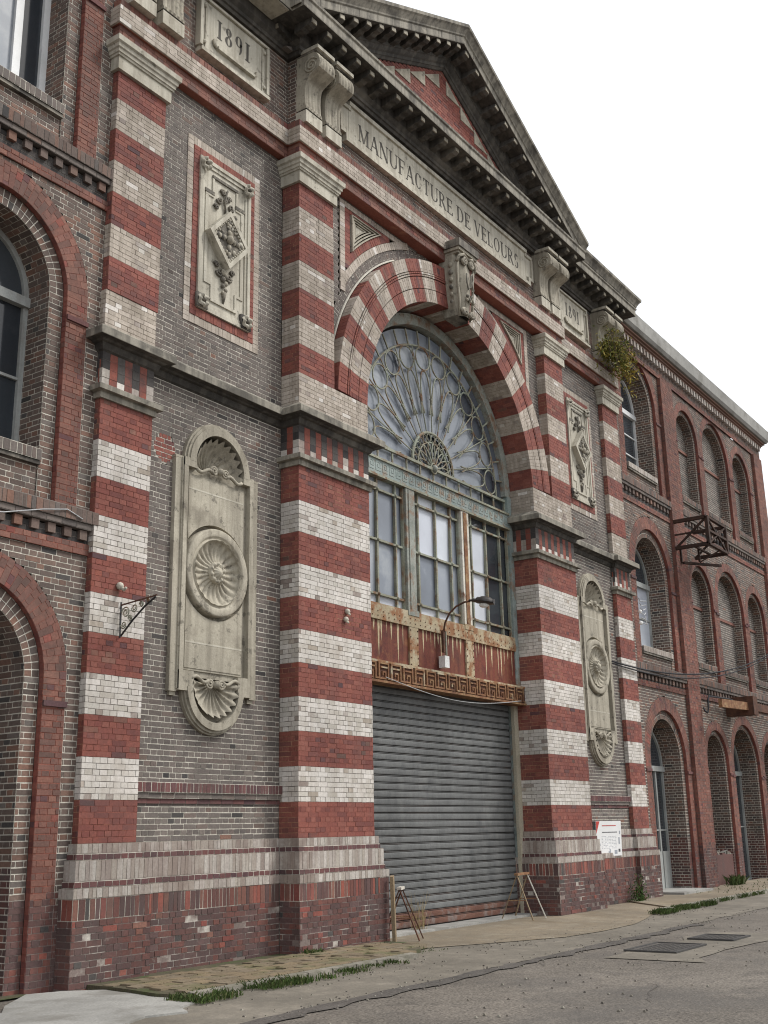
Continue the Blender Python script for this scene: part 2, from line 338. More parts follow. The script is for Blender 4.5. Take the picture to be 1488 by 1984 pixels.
# ================================================================== GATEHOUSE
gate = root('gatehouse', 'striped red and white brick gatehouse with a great arch, pediment and roller shutter', 'building')
B = Bricks()
def mirp(p): return [(-x, y) for x, y in p][::-1]
def wrap(B, path, z0, z1, matf, lift=0.0, unit=L, **kw):
    n = len(path)
    for i in range(n-1):
        a = Vector((*path[i], 0)); b = Vector((*path[i+1], 0)); t = (b-a).normalized(); nn = Vector((t.y, -t.x, 0)); ln = (b-a).length
        def turn(j):
            if j <= 0 or j >= n-1: return 0
            p, q, r = path[j-1], path[j], path[j+1]
            return 1 if (q[0]-p[0])*(r[1]-q[1])-(q[1]-p[1])*(r[0]-q[0]) > 0 else -1
        e0 = lift*turn(i); e1 = lift*turn(i+1)
        mp = lambda u, v, d, a=a, t=t, nn=nn: (a.x+t.x*u+nn.x*d, a.y+t.y*u+nn.y*d, v)
        def mf(u, v, a=a, t=t, ln=ln): return matf(a.x+t.x*u, a.y+t.y*u, v, u, ln)
        un = unit(ln) if callable(unit) else unit
        B.lay(mp, -e0, ln+e1, z0, z1, mf, lift=lift, unit=un, **kw)
YJ = .80
LPp = [(-8.41,.35),(-8.41,.25),(-7.52,.25),(-7.52,.35)]
P1p = [(-4.77,.35),(-4.77,0),(-2.955,0),(-2.955,YJ)]
PL = LPp[:-1]+[(-7.52,.35)]+P1p; PR = mirp(PL)
def stripe_low(x, y, z, u, ln):
    k = math.floor((z-2.0)/.484)
    if k >= 0 and k % 2 == 0 and k < 9: return WHITE
    if ln < .9 and (ln < .5 or abs(x) < 3.0): return ('brick_red', 'mortar_patch')
    a = abs(x)+.06*math.sin(z*23)
    if 3.18 < a < 3.85 and (6.4 < z < 6.82 or 4.46 < z < 4.86) and a+z*.3 < 5.85: return ('brick_red', 'mortar_patch')
    return RED
def stripe_up(x, y, z, u, ln):
    k = math.floor((z-8.41)/.478)
    if k % 2: return BUFF
    return ('brick_red', 'mortar_patch') if ln < .5 else RED
Z0 = 2.0-7*C
for pth in (LPp, P1p, mirp(LPp), mirp(P1p)):
    wrap(B, pth, Z0, Z0+78*C, stripe_low, joint=.007)
    # frieze of alternating upright red and soot-blackened white blocks
    def frz(x, y, z, u, ln):
        n = 13 if ln > 1.2 else (7 if ln > .7 else 3)
        i = int(u/(ln/n))
        if i % 2: return ('brick_frieze', 'mortar_grey')
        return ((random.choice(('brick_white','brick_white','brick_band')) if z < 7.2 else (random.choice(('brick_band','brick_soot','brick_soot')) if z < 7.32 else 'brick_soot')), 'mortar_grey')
    wrap(B, pth, 7.07, 7.56, frz, unit=lambda ln: ln/(13 if ln > 1.2 else (7 if ln > .7 else 3)), ch=.12, single=True, joint=.005)
uLP = [(-8.40,.35),(-8.40,.24),(-7.5,.24),(-7.5,.35)]; uP1 = [(-4.765,.35),(-4.765,0),(-3.86,0),(-3.86,.22)]
for pth in (uLP, uP1, mirp(uLP), mirp(uP1)):
    wrap(B, pth, 8.41, 8.41+.478*7, stripe_up, ch=.478/7, joint=.007)
buff = lambda *a: BUFF
for pth in (LPp, P1p, mirp(LPp), mirp(P1p)): wrap(B, pth, 7.88, 8.41, buff, joint=.007)
# moulded base bands
def halves(): return (PL, PR)
for pth in halves():
    wrap(B, pth, 1.405, Z0, lambda *a: BAND, lift=.045, unit=.075, ch=.12, single=True, joint=.007)
    wrap(B, pth, 1.335, 1.405, lambda *a: DARK, lift=.06, unit=L/2, single=True)
    wrap(B, pth, 1.11, 1.335, lambda *a: BAND, lift=.095, unit=.072, ch=.225, single=True, joint=.007)
    wrap(B, pth, 1.04, 1.11, lambda *a: DARK, lift=.11, unit=L/2, single=True)
    wrap(B, pth, .93, 1.04, lambda *a: BAND, lift=.15, unit=.075, ch=.11, single=True, joint=.007)
    wrap(B, pth, .70, .93, lambda *a: (random.choice(('brick_red','brick_plinth','brick_orange','brick_plinth')), 'mortar_pale' if (a[0]*.9)%1.7 > .7 else 'mortar_plinth'), lift=.145, unit=.075, ch=.23, single=True)
    wrap(B, pth, -.14, .70, lambda *a: PLI, lift=.145, jit=.005)
# panel walls between the shafts
def arch_hole(cx, half, z0, zs, zt=None):
    def f(z):
        if z < z0: return None
        if z <= zs: return (cx-half, cx+half)
        d = z-zs
        if d < half: h = math.sqrt(half*half-d*d); return (cx-h, cx+h)
        return None
    return f
def cut(iv, hole):
    out = []
    for a, b in iv:
        if not hole or hole[1] <= a or hole[0] >= b: out.append((a, b)); continue
        if hole[0] > a: out.append((a, hole[0]))
        if hole[1] < b: out.append((hole[1], b))
    return out
PCX = 6.2
def shell_hole(z, s):
    c = s*PCX
    if 3.45 <= z <= 6.5: return (c-.80, c+.80)
    if 6.5 < z < 7.11: h = math.sqrt(max(0, .64**2-(z-6.47)**2)); return (c-h, c+h)
    if 2.9 < z < 3.45: h = math.sqrt(max(0, .56**2-(3.45-z)**2)); return (c-h, c+h)
for s in (-1, 1):
    x0, x1 = sorted((s*7.52, s*4.77))
    def ivf(z, s=s):
        iv = cut([(x0, x1)], shell_hole(z, s))
        if s < 0: # round patched putlog hole in red brick
            d = z-6.585
            if abs(d) < .2: h = math.sqrt(.04-d*d); iv = cut(iv, (-7.18-h, -7.18+h))
        return iv
    B.lay(front(.35), x0, x1, Z0, 2.0, lambda u, v: GREY)
    B.lay(front(.35), x0, x1, 2.0, 2.0+81*C, lambda u, v: GREY, ivf=ivf, par=1)
    B.lay(front(.35), x0, x1, 7.85, 12.22, lambda u, v: GREY, ivf=lambda z, s=s: cut([(x0, x1)], (s*6.14-.79, s*6.14+.79) if 8.58 < z < 11.58 else None))
    B.lay(front(.35), x0, x1, 2.10, 2.225, lambda u, v: DARK, lift=.07, unit=.075, ch=.125, single=True, deep=.08)
    B.lay(front(.35), x0, x1, 2.03, 2.10, lambda u, v: GREY, lift=.045, single=True, deep=.06)
    B.lay(front(.35), x0, x1, 1.965, 2.03, lambda u, v: ('brick_dark','mortar_grey'), lift=.02, single=True)
    # framed panel borders: white then red headers
    c = s*6.14
    for (xa, xb, za, zb, m, lf) in ((.80,.675,8.58,11.58,BUFF,.012), (.675,.55,8.71,11.45,RED,.02)):
        kw = dict(lift=lf, single=True, joint=.006)
        B.lay(front(.35), c-xa, c-xb, za, zb, lambda u, v, m=m: m, unit=.125, ch=.075, **kw)
        B.lay(front(.35), c+xb, c+xa, za, zb, lambda u, v, m=m: m, unit=.125, ch=.075, **kw)
        B.lay(front(.35), c-xb, c+xb, za, za+.13, lambda u, v, m=m: m, unit=.075, ch=.13, **kw)
        B.lay(front(.35), c-xb, c+xb, zb-.13, zb, lambda u, v, m=m: m, unit=.075, ch=.13, **kw)
# round red patch
B.lay(front(.35), -7.39, -6.97, 6.585-.2, 6.585+.2, lambda u, v: ('brick_red','mortar_bright'), ivf=lambda z: [(-7.18-math.sqrt(max(0,.2**2-(z-6.585)**2)), -7.18+math.sqrt(max(0,.2**2-(z-6.585)**2)))], unit=.2, lift=-.004)
# ---- great arch
ACZ, AR = 8.3, 2.955
A0 = math.asin((8.41-ACZ)/AR); BLK = (math.pi-2*A0)/23
def vous(u, v):
    k = int((v-A0)/BLK); return RED if k % 2 == 0 else BUFF
for r0, r1, lf in ((AR, 3.20, 0), (3.212, 3.43, 0), (3.442, 3.475, .012), (3.487, 3.52, .012), (3.532, 3.77, .004)):
    B.lay(ring(0, 0, ACZ), r0, r1, A0, math.pi-A0, vous, ch=BLK/6, unit=r1-r0 if r1-r0 < .1 else L, joint=.006, vj=.0022, lift=lf, single=(r1-r0) < .1, jit=.001, deep=.05)
B.lay(soffit(AR, 0, ACZ), 0, .66, A0, math.pi-A0, vous, ch=BLK/6, joint=.006, vj=.0022, jit=.001)
# outer return of the arch ring
B.lay(lambda u, v, d: ((3.77+d)*math.cos(v), u, ACZ+(3.77+d)*math.sin(v)), 0, .2, A0, math.pi-A0, vous, ch=BLK/6, unit=.2, single=True, vj=.002, joint=.006)
# spandrel wall
SY = .2
def sp_iv(z):
    d = z-ACZ
    h = math.sqrt(max(0, 3.8**2-d*d)) if d < 3.8 else 0
    return [(-3.86, -h), (h, 3.86)] if h > 0 else [(-3.86, 3.86)]
def sp_m(u, v):
    r = math.hypot(u, v-ACZ); a = abs(u)
    if r < 3.98: return None
    if a < 3.43 and r > 4.0 and v < 12.15 and a > 1.55: return None
    return GREY
B.lay(front(SY), -3.86, 3.86, 8.41, 12.22, sp_m, ivf=sp_iv)
def gr_m(u, v):
    x = u*math.cos(v); z = ACZ+u*math.sin(v)
    return GREY if abs(x) < 3.84 and z < 12.2 else None
B.lay(ring(SY, 0, ACZ), 3.8, 3.98, .12, math.pi-.12, gr_m, ch=.0195, unit=.18, joint=.008, vj=.0024, jit=.001)
for s in (-1, 1):
    for (xo, xi, zt, zi, ra, rb, m, lf) in ((3.43,3.29,12.16,12.05,3.99,4.13,BUFF,.02), (3.285,3.13,12.045,11.97,4.135,4.275,RED,.012)):
        x0, x1 = sorted((s*xo, s*xi))
        zb = ACZ+math.sqrt(max(.01, ra**2-xo**2))
        B.lay(front(SY), x0, x1, zb, zt, lambda u, v, m=m, ra=ra: m if math.hypot(u, v-ACZ) > ra-.02 else None, unit=abs(x1-x0), ch=.075, single=True, lift=lf, joint=.006)
        xe = math.sqrt(ra**2-(zi-ACZ)**2)
        x0, x1 = sorted((s*xi, s*xe))
        B.lay(front(SY), x0, x1, zi, zt, lambda u, v, m=m: m, unit=.075, ch=zt-zi, single=True, lift=lf, joint=.006)
        B.lay(ring(SY, 0, ACZ), ra, rb, .3, math.pi-.3, lambda u, v, xo=xo, zt=zt, m=m, s=s: m if 0 < s*u*math.cos(v) < xo-.02 and ACZ+u*math.sin(v) < zt-.01 else None, ch=.0175, unit=rb-ra, single=True, lift=lf, joint=.005, vj=.0015, jit=.001)
# backing of the triangle
tri = MB()
for s in (-1, 1):
    a0 = math.acos(3.1/4.28); xt = math.sqrt(4.28**2-(11.97-ACZ)**2); a1 = math.acos(xt/4.28)
    pts = [(s*3.1, 11.97)] + [(s*x, z) for x, z in arc(0, ACZ, 4.28, a0, a1, 8)]
    cx = sum(p[0] for p in pts)/len(pts)*.5+s*3.0*.5; cz = sum(p[1] for p in pts)/len(pts)*.4+11.9*.6
    for j in range(4):
        f0 = 1-.2*j; f1 = 1-.2*(j+.55)
        sc = lambda f: [(cx+(x-cx)*f, cz+(z-cz)*f) for x, z in pts]
        tri.frame(sc(f0), sc(f1), SY-.045+.018*j, SY+.05, 'stone')
        if j == 3: tri.prism(sc(f1), SY-.045+.018*4, SY+.06, 'stone_pale')
    o = tri.obj('spandrel_ornament', gate); tri = MB()
# entablature bands
KC = [(-8.41,.6),(-8.41,.25),(-4.77,.25),(-4.77,0),(4.77,0),(4.77,.25),(8.41,.25),(8.41,.6)]
wrap(B, KC, 12.21, 12.42, lambda *a: ORA, lift=.03, joint=.006)
wrap(B, KC, 12.42, 12.70, lambda *a: BUFF, lift=.09, joint=.007)
wrap(B, KC, 12.70, 12.85, lambda *a: ORA, lift=.045, unit=.075, ch=.15, single=True)
EN = [(-8.32,.6),(-8.32,.30),(-4.70,.30),(-4.70,.10),(4.70,.10),(4.70,.30),(8.32,.30),(8.32,.6)]
wrap(B, EN, 12.85, 14.2, lambda *a: WING)
c_ = MB(); c_.sweep([(-.3,12.205),(.022,12.205),(.022,12.425),(.082,12.425),(.082,12.698),(.037,12.698),(.037,12.848),(-.3,12.848)], KC, 'mortar_red'); c_.obj('band_core', gate)
# tympanum
TY = .06
B.lay(front(TY), -3.8, 3.8, 14.74, 16.75, lambda u, v: RED, ivf=lambda z: [(-(16.76-z)/.5, (16.76-z)/.5)])
B.finish(gate, 300)
for a0_, a1_ in ((R(3), R(52)), (R(118), R(177))):
    q = MB(); q.tube([(3.80*math.cos(a0_+(a1_-a0_)*j/40), SY-.012, ACZ+3.80*math.sin(a0_+(a1_-a0_)*j/40)) for j in range(41)], .018, 'mortar_bright', 5); q.obj('arch_bead', gate)
q = MB(); q.face([(-7.18+.215*math.cos(6.283*j/32), .362, 6.585+.215*math.sin(6.283*j/32)) for j in range(32)], 'mortar_pale'); q.obj('patch_bed', gate)
# ---- wall core and backs
k = MB()
for s in (-1, 1):
    x0, x1 = sorted((s*8.36, s*3.0)); k.box(x0, x1, .72, 8.0, -.1, 14.2, 'mortar_grey')
k.box(-2.99, 2.99, .72, 8.0, 11.3, 14.2, 'mortar_grey')
k.prism([(-5.0,14.21),(5.0,14.21),(0,16.7)], .1, 8.0, 'mortar_grey')
k.obj('wall_core', gate)
k = MB()
for s in (-1, 1):
    q = [(0,17.62),(s*5.35,15.0),(s*5.35,14.9),(0,17.5)]
    k.prism(q if s > 0 else q[::-1], .0, 8.5, 'roofing')
k.obj('roof', gate)
# ---- mouldings
def mould(name, prof, path, mt, smooth=False):
    q = MB(); q.sweep(prof, path, mt); o = q.obj(name, gate); return o
IMP = [(-.05,7.52),(.0,7.54),(.03,7.56),(.05,7.60),(.06,7.635),(.10,7.645),(.12,7.665),(.20,7.67),(.205,7.675),(.205,7.775),(.19,7.79),(.06,7.875),(.0,7.895),(-.05,7.9)]
LIP = [(-.02,6.90),(.035,6.90),(.04,6.965),(.03,6.972),(.035,6.985),(.10,6.99),(.105,7.055),(.095,7.062),(.02,7.085),(-.02,7.09)]
CAPP = [(-.02,11.71),(.05,11.71),(.05,11.90),(.07,11.905),(.075,11.935),(.09,11.94),(.095,11.985),(.115,12.0),(.12,12.05),(.15,12.07),(.155,12.15),(.14,12.165),(.0,12.2),(-.02,12.2)]
CP = [(-8.41,.35),(-8.41,.25),(-7.50,.25),(-7.50,.35)]
for pth in halves():
    q = MB(); q.sweep(IMP[:8], pth, 'stone_black', False); q.sweep(IMP[7:], pth, 'stone_grey', False); q.obj('impost_cornice', gate)  # underside black with soot and painted-in shade, fascia grey
for pth in (LPp, P1p, mirp(LPp), mirp(P1p)): mould('necking_moulding', LIP, pth, 'stone_grey')
for pth in (uLP, uP1, mirp(uLP), mirp(uP1)): mould('pilaster_cap', CAPP, pth, 'stone_pale')
# main cornice
COR = [(-.3,14.15),(.0,14.15),(.02,14.2),(.05,14.21),(.055,14.27),(.09,14.30),(.12,14.33),(.125,14.498),(.54,14.50),(.545,14.52),(.545,14.66),(.57,14.68),(.575,14.72),(.3,14.745),(-.3,14.75)]
q = MB(); q.sweep(COR[:9], KC, 'stone_black', False); q.sweep(COR[8:], KC, 'stone_grey', False); q.obj('cornice', gate)  # bed and soffit in the black: soot plus shade put into the colour
q = MB(); q.box(-6.35, -5.36, -.27, .11, 14.485, 14.499, 'stone_pale'); q.obj('soffit_slab', gate)
CYM = [(.3,14.748),(.57,14.75),(.59,14.80),(.63,14.87),(.68,14.92),(.685,14.985),(.3,15.03),(-.3,15.04)]
mould('gutter_moulding', CYM, [(-8.41,.8),(-8.41,.25),(-5.32,.25)], 'stone_grey'); mould('gutter_moulding', CYM, [(5.32,.25),(8.41,.25),(8.41,.8)], 'stone_grey')
# raking cornice
def rz(x): return 17.16-.49*abs(x)
def rake(prof, xe, mt, name):
    q = MB(); xs = [-xe, -.0001, .0001, xe]
    for a, b in ((0,1),(2,3)):
        xa, xb = xs[a], xs[b]; n = len(prof); kk = len(q.v); i = q.mi(mt)
        for x in (xa, xb):
            for y, h in prof: q.v.append((x, y, rz(x)+h))
        for j in range(n-1): q.f.append((kk+j, kk+n+j, kk+n+j+1, kk+j+1)); q.m.append(i)
        q.f.append(tuple(range(kk, kk+n))); q.m.append(i); q.f.append(tuple(range(kk+n, kk+2*n))); q.m.append(i)
    return q.obj(name, gate)
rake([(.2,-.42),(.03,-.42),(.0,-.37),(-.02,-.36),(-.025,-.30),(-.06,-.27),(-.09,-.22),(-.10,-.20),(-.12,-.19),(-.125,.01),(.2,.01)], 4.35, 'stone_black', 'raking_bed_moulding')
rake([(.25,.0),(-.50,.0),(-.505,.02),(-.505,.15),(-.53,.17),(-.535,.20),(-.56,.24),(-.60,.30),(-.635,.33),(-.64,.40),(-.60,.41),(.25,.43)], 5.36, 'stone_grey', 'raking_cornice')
rake([(.25,-.006),(-.492,-.006),(-.492,-.001),(.25,-.001)], 5.34, 'stone_black', 'raking_soffit')  # thin slab that blackens the rake underside, soot and shade in one colour
# seams along the raking cornice
q = MB()
for s in (-1, 1):
    for i in range(9):
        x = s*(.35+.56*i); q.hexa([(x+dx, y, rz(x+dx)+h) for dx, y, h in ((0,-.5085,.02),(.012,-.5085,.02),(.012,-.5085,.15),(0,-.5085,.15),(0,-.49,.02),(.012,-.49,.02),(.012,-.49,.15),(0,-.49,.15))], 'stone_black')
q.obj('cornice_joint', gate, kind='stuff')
def modillion_mesh():
    q = MB(); w = .075
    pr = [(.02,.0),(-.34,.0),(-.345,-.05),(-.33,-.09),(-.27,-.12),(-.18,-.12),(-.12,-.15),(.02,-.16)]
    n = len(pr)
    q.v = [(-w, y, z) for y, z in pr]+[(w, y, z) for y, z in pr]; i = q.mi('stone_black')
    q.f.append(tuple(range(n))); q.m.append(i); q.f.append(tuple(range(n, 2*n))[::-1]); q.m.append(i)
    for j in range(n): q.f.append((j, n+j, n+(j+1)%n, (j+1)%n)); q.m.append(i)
    q.hexa([(-w*.8,-.3495,-.09),(w*.8,-.3495,-.09),(w*.8,-.3495,-.012),(-w*.8,-.3495,-.012),(-w*.8,-.33,-.09),(w*.8,-.33,-.09),(w*.8,-.33,-.012),(-w*.8,-.33,-.012)], 'stone')
    return q
mo0 = modillion_mesh().obj('modillion', gate); used = [False]
def modil(x, y, z, shear=0, rot=0):
    if not used[0]: o = mo0; used[0] = True
    else: o = mo0.copy(); COL.objects.link(o)
    o.parent = gate
    M_ = Matrix.Translation((x, y, z)) @ Matrix.Rotation(rot, 4, 'Z')
    if shear: M_ = M_ @ Matrix(((1,0,0,0),(0,1,0,0),(shear,0,1,0),(0,0,0,1)))
    o.matrix_basis = M_
if True:
    for i in range(-12, 13): modil(i*.412, -.12, 14.5)
    for i in range(8): modil(5.55+i*.40, .13, 14.5)
    for i in range(4): modil(-8.35+i*.40, .13, 14.5)
    modil(-4.89, .13, 14.5, rot=-math.pi/2)
    for s in (-1, 1):
        for i in range(11):
            x = s*(.18+.40*i)
            modil(x, -.12, rz(x), 0)
            mo = COL.objects[-1]
            mo.matrix_basis = Matrix.Translation((x, -.12, rz(x))) @ Matrix(((1,0,0,0),(0,1,0,0),(-s*.49,0,1,0),(0,0,0,1)))
# tympanum teeth
for s in (-1, 1):
    for i in range(5):
        xa = .14+.553*i; xb = xa+.553; zt = 16.66-.50*xa; zb = 16.25-.2765*i
        q = MB(); pts = [(s*xa, zb),(s*xb, 16.66-.50*xb),(s*xb, zb-.0) if False else (s*xb, max(zb-.0, 14.0)) ,(s*xa, zt)]
        pts = [(s*xa, zb),(s*xb, zb),(s*xa, zt)]
        q.prism(pts if s > 0 else pts[::-1], TY-.015, TY+.05, 'stone'); q.obj('tympanum_tooth', gate)
# ---- consoles
def console(xc, yw, base):
    """xc centre, yw wall plane"""
    w = .21; q = MB(); z0, z1 = 13.10, 14.12
    def prof(t):        # t 0 bottom .. 1 top -> outward depth
        z = z0+(z1-z0)*t
        if t < .07: d = .20
        elif t < .52: d = .145+.035*(1-(t-.07)/.45)+.05*((t-.07)/.45)**3
        else:
            w_ = (t-.52)/.48; d = .19+.29*math.sqrt(max(0, 1-((w_-.54)/.56)**2))*min(1, w_*3.2)
        return z, d
    def surf(u, v):
        z, d = prof(v); x = xc-w+2*w*u
        fl = .016*abs(math.sin(u*math.pi*5)) if .0 < v < 1 else 0
        e = 0 if 0.02 < u < .98 else -.03
        return (x, yw-d-fl, z)
    q.grid(surf, 30, 28, 'stone')
    for sx in (-1, 1):
        def sidef(u, v, sx=sx):
            z, d = prof(v); return (xc+sx*w, yw-d*u+.02*(1-u), z)
        q.grid(sidef, 2, 28, 'stone')
    o = q.obj('console', gate, smooth=True); smooth_angle(o, 40)
    for sx in (-1, 1):
        v_ = MB(); pts = []
        for j in range(34):
            a = j/33*4.6*math.pi; r = .15*(1-j/33*.93)
            pts.append((xc+sx*(w+.004), yw-.30+r*math.cos(a+.6)*-1, 13.87+r*math.sin(a+.6)))
        v_.tube(pts, .016, 'stone', 5); v_.obj('volute', o, smooth=True)
    b_ = MB(); b_.box(xc-.215, xc+.215, yw-.20, yw+.02, 12.855, 13.075, 'stone_pale'); b_.obj('console_base', o)
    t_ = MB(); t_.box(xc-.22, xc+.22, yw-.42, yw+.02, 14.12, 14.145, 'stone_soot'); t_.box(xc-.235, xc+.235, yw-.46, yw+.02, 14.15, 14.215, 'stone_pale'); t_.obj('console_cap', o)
for s in (-1, 1):
    for x in (8.10, 7.54): console(s*x, .30, 0)
    for x in (4.49, 3.95): console(s*x, .10, 0)
# ---- lettering: stroke letters with serifs, cut shapes inlaid in the plaque face
def stroke_letter(q, ch, x, z, h, y, mt='letter'):
    """draws one letter, returns advance"""
    T = h*.15; t = h*.06; yf, yb = y-.004, y+.01; sf = h*.05
    def bar(x0, z0, x1, z1, w):
        d = Vector((x1-x0, z1-z0)); d.normalize(); n = Vector((-d.y, d.x))*w/2
        q.prism([(x+x0-n.x, z+z0-n.y),(x+x1-n.x, z+z1-n.y),(x+x1+n.x, z+z1+n.y),(x+x0+n.x, z+z0+n.y)], yf, yb, mt)
    def ser(xx, zz, w): q.prism([(x+xx-w/2, z+zz),(x+xx+w/2, z+zz),(x+xx+w/2, z+zz+sf),(x+xx-w/2, z+zz+sf)], yf-.0005, yb, mt)
    def vert(xx, w=T, b=True, tp=True):
        bar(xx, 0, xx, h, w)
        if b: ser(xx, 0, w+h*.16)
        if tp: ser(xx, h-sf, w+h*.16)
    def arcs(cx, cz, rx, rz_, a0, a1, w0=T, n=20):
        for j in range(n):
            a = R(a0+(a1-a0)*j/n); b = R(a0+(a1-a0)*(j+1)/n)
            wa = t+(w0-t)*abs(math.cos(a)); wb = t+(w0-t)*abs(math.cos(b))
            p = lambda ang, k: (x+cx+(rx+k)*math.cos(ang), z+cz+(rz_+k*.6)*math.sin(ang))
            q.prism([p(a,-wa/2), p(b,-wb/2), p(b,wb/2), p(a,wa/2)], yf, yb, mt)
    W = {'M':.98,'A':.82,'N':.86,'U':.84,'F':.66,'C':.80,'T':.74,'R':.80,'E':.70,'D':.84,'V':.80,'L':.66,'O':.88,'S':.62,' ':.30,'1':.46,'8':.62,'9':.62}[ch]*h
    w = W-h*.14
    if ch == 'M': vert(t, t); vert(w-T/2); bar(t, h, w/2, h*.05, T); bar(w-T/2, h, w/2, h*.05, t)
    elif ch == 'A': bar(w*.04, 0, w*.5, h, t); bar(w*.96, 0, w*.5, h, T); bar(w*.22, h*.34, w*.78, h*.34, t); ser(w*.04, 0, h*.2); ser(w*.96, 0, h*.26)
    elif ch == 'N': vert(t, t, True, True); vert(w-t, t, False, True); bar(t, h, w-t, 0, T)
    elif ch == 'U': bar(T/2, h*.3, T/2, h, T); bar(w-t, h*.3, w-t, h, t); ser(T/2, h-sf, T+h*.16); ser(w-t, h-sf, T+h*.1); arcs(w/2, h*.32, w/2-T/2, h*.29, 180, 360)
    elif ch == 'F': vert(T/2); bar(T/2, h-t/2, w, h-t/2, t); bar(w, h, w, h*.78, t); bar(T/2, h*.52, w*.75, h*.52, t); bar(w*.75, h*.6, w*.75, h*.44, t)
    elif ch == 'E': vert(T/2); bar(T/2, h-t/2, w, h-t/2, t); bar(w-t/2, h, w-t/2, h*.8, t); bar(T/2, h*.52, w*.75, h*.52, t); bar(w*.75, h*.6, w*.75, h*.44, t); bar(T/2, t/2, w, t/2, t); bar(w, 0, w, h*.2, t)
    elif ch == 'L': vert(T/2); bar(T/2, t/2, w, t/2, t); bar(w-t/2, 0, w-t/2, h*.24, t)
    elif ch == 'T': vert(w/2, T, True, False); bar(0, h-t/2, w, h-t/2, t); bar(t/2, h, t/2, h*.78, t); bar(w-t/2, h, w-t/2, h*.78, t)
    elif ch == 'C': arcs(w/2, h/2, w/2-T/2, h/2-t/2, 42, 318); bar(w*.93, h*.70, w*.93, h*.96, t)
    elif ch == 'O': arcs(w/2, h/2, w/2-T/2, h/2-t/2, 0, 360, n=26)
    elif ch == 'D': vert(T/2); arcs(w*.35, h/2, w*.65-T/2, h/2-t/2, -90, 90); bar(T/2, t/2, w*.36, t/2, t); bar(T/2, h-t/2, w*.36, h-t/2, t)
    elif ch == 'R': vert(T/2); arcs(w*.4, h*.75, w*.42-T/2, h*.25-t/2, -90, 90, n=14); bar(T/2, h*.5, w*.42, h*.5, t); bar(T/2, h-t/2, w*.42, h-t/2, t); bar(w*.42, h*.5, w*.95, 0, T); ser(w*.97, 0, h*.16)
    elif ch == 'V': bar(w*.06, h, w*.5, 0, T); bar(w*.94, h, w*.5, 0, t); ser(w*.06, h-sf, h*.26); ser(w*.94, h-sf, h*.2)
    elif ch == 'S': arcs(w/2, h*.745, w/2-T/2, h*.255-t/2, 30, 250, n=16); arcs(w/2, h*.255, w/2-T/2, h*.255-t/2, -150, 75, n=16)
    elif ch == '1': vert(w*.5)
    elif ch == '8': arcs(w/2, h*.76, w*.40-T/2, h*.24-t/2, 0, 360, n=18); arcs(w/2, h*.26, w*.5-T/2, h*.26-t/2, 0, 360, n=20)
    elif ch == '9': arcs(w/2, h*.70, w*.5-T/2, h*.30-t/2, 0, 360, n=20); arcs(w/2, h*.48, w*.5-T/2, h*.48-t/2, -75, 20, n=10)
    return W
def write(text, x0, x1, z, h, y, parent):
    q = MB(); tot = sum(stroke_letter(q, c, 0, 0, h, 0) if c != ' ' else .30*h for c in text)
    gap = (x1-x0-tot)/(len(text)-1); x = x0
    for c in text:
        if c == ' ': x += .30*h+gap; continue
        q = MB(); a = stroke_letter(q, c, x, z, h, y); q.obj('letter', parent); x += a+gap
def notched(x0, x1, z0, z1, n, m):
    """rectangle with stepped corners"""
    return [(x0, z0),(x1, z0),(x1, z0+m),(x1-n if False else x1, z0+m),(x1, z1-m),(x1-n, z1-m),(x1-n, z1),(x0+n, z1),(x0+n, z1-m),(x0, z1-m)]
# long inscription plaque
q = MB(); q.box(-3.33, 3.33, .04, .12, 13.28, 14.0, 'stone_pale')
q.box(-3.55, -3.331, .045, .12, 13.44, 13.92, 'stone_pale'); q.box(3.331, 3.55, .045, .12, 13.44, 13.92, 'stone_pale')
PLQ = q.obj('inscription_plaque', gate)
q = MB()
for a in ((-3.45,3.45,13.22,13.29),(-3.34,3.34,13.99,14.07)): q.box(a[0], a[1], .0, .12, a[2], a[3], 'stone_pale')
for s in (-1, 1):
    def bx(xa, xb, za, zb, yy=.003): x0, x1 = sorted((s*xa, s*xb)); q.box(x0, x1, yy, .12, za, zb, 'stone_pale')
    bx(3.38,3.45,13.291,13.42); bx(3.45,3.60,13.36,13.43,.006); bx(3.54,3.61,13.431,13.90,.009); bx(3.36,3.60,13.90,13.97,.012); bx(3.28,3.345,13.90,14.06,.016)
q.obj('plaque_border', PLQ)
write('MANUFACTURE DE VELOURS', -3.02, 3.0, 13.44, .335, .04, PLQ)
# date plaques
for s in (-1, 1):
    c = s*6.10
    q = MB(); q.box(c-.77, c+.77, .23, .31, 13.02, 13.96, 'stone_pale')
    D = q.obj('date_plaque', gate)
    q = MB()
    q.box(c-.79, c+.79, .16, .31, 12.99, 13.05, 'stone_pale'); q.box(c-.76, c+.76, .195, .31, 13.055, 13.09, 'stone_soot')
    q.box(c-.42, c+.42, .17, .235, 13.22, 13.27, 'stone_pale')
    for t in (-1, 1):
        q.box(c+t*.77-.03, c+t*.77+.03, .19, .31, 13.10, 13.97, 'stone_pale'); q.box(c+t*.66-.012, c+t*.66+.012, .215, .24, 13.1, 13.93, 'stone_pale')
        q.tube([(c+t*(.42+.07*math.sin(a)), .205, 13.30-.07*math.cos(a)+.02) for a in [j*.3 for j in range(8)]], .025, 'stone', 6)
        for zz in (13.2, 13.85): q.ball((c+t*.69, .215, zz), .035, 'stone_pale')
    q.box(c-.79, c+.79, .19, .31, 13.965, 14.01, 'stone_pale')
    q.obj('plaque_border', D)
    write('1891', c-.40, c+.40, 13.46, .33, .23, D)
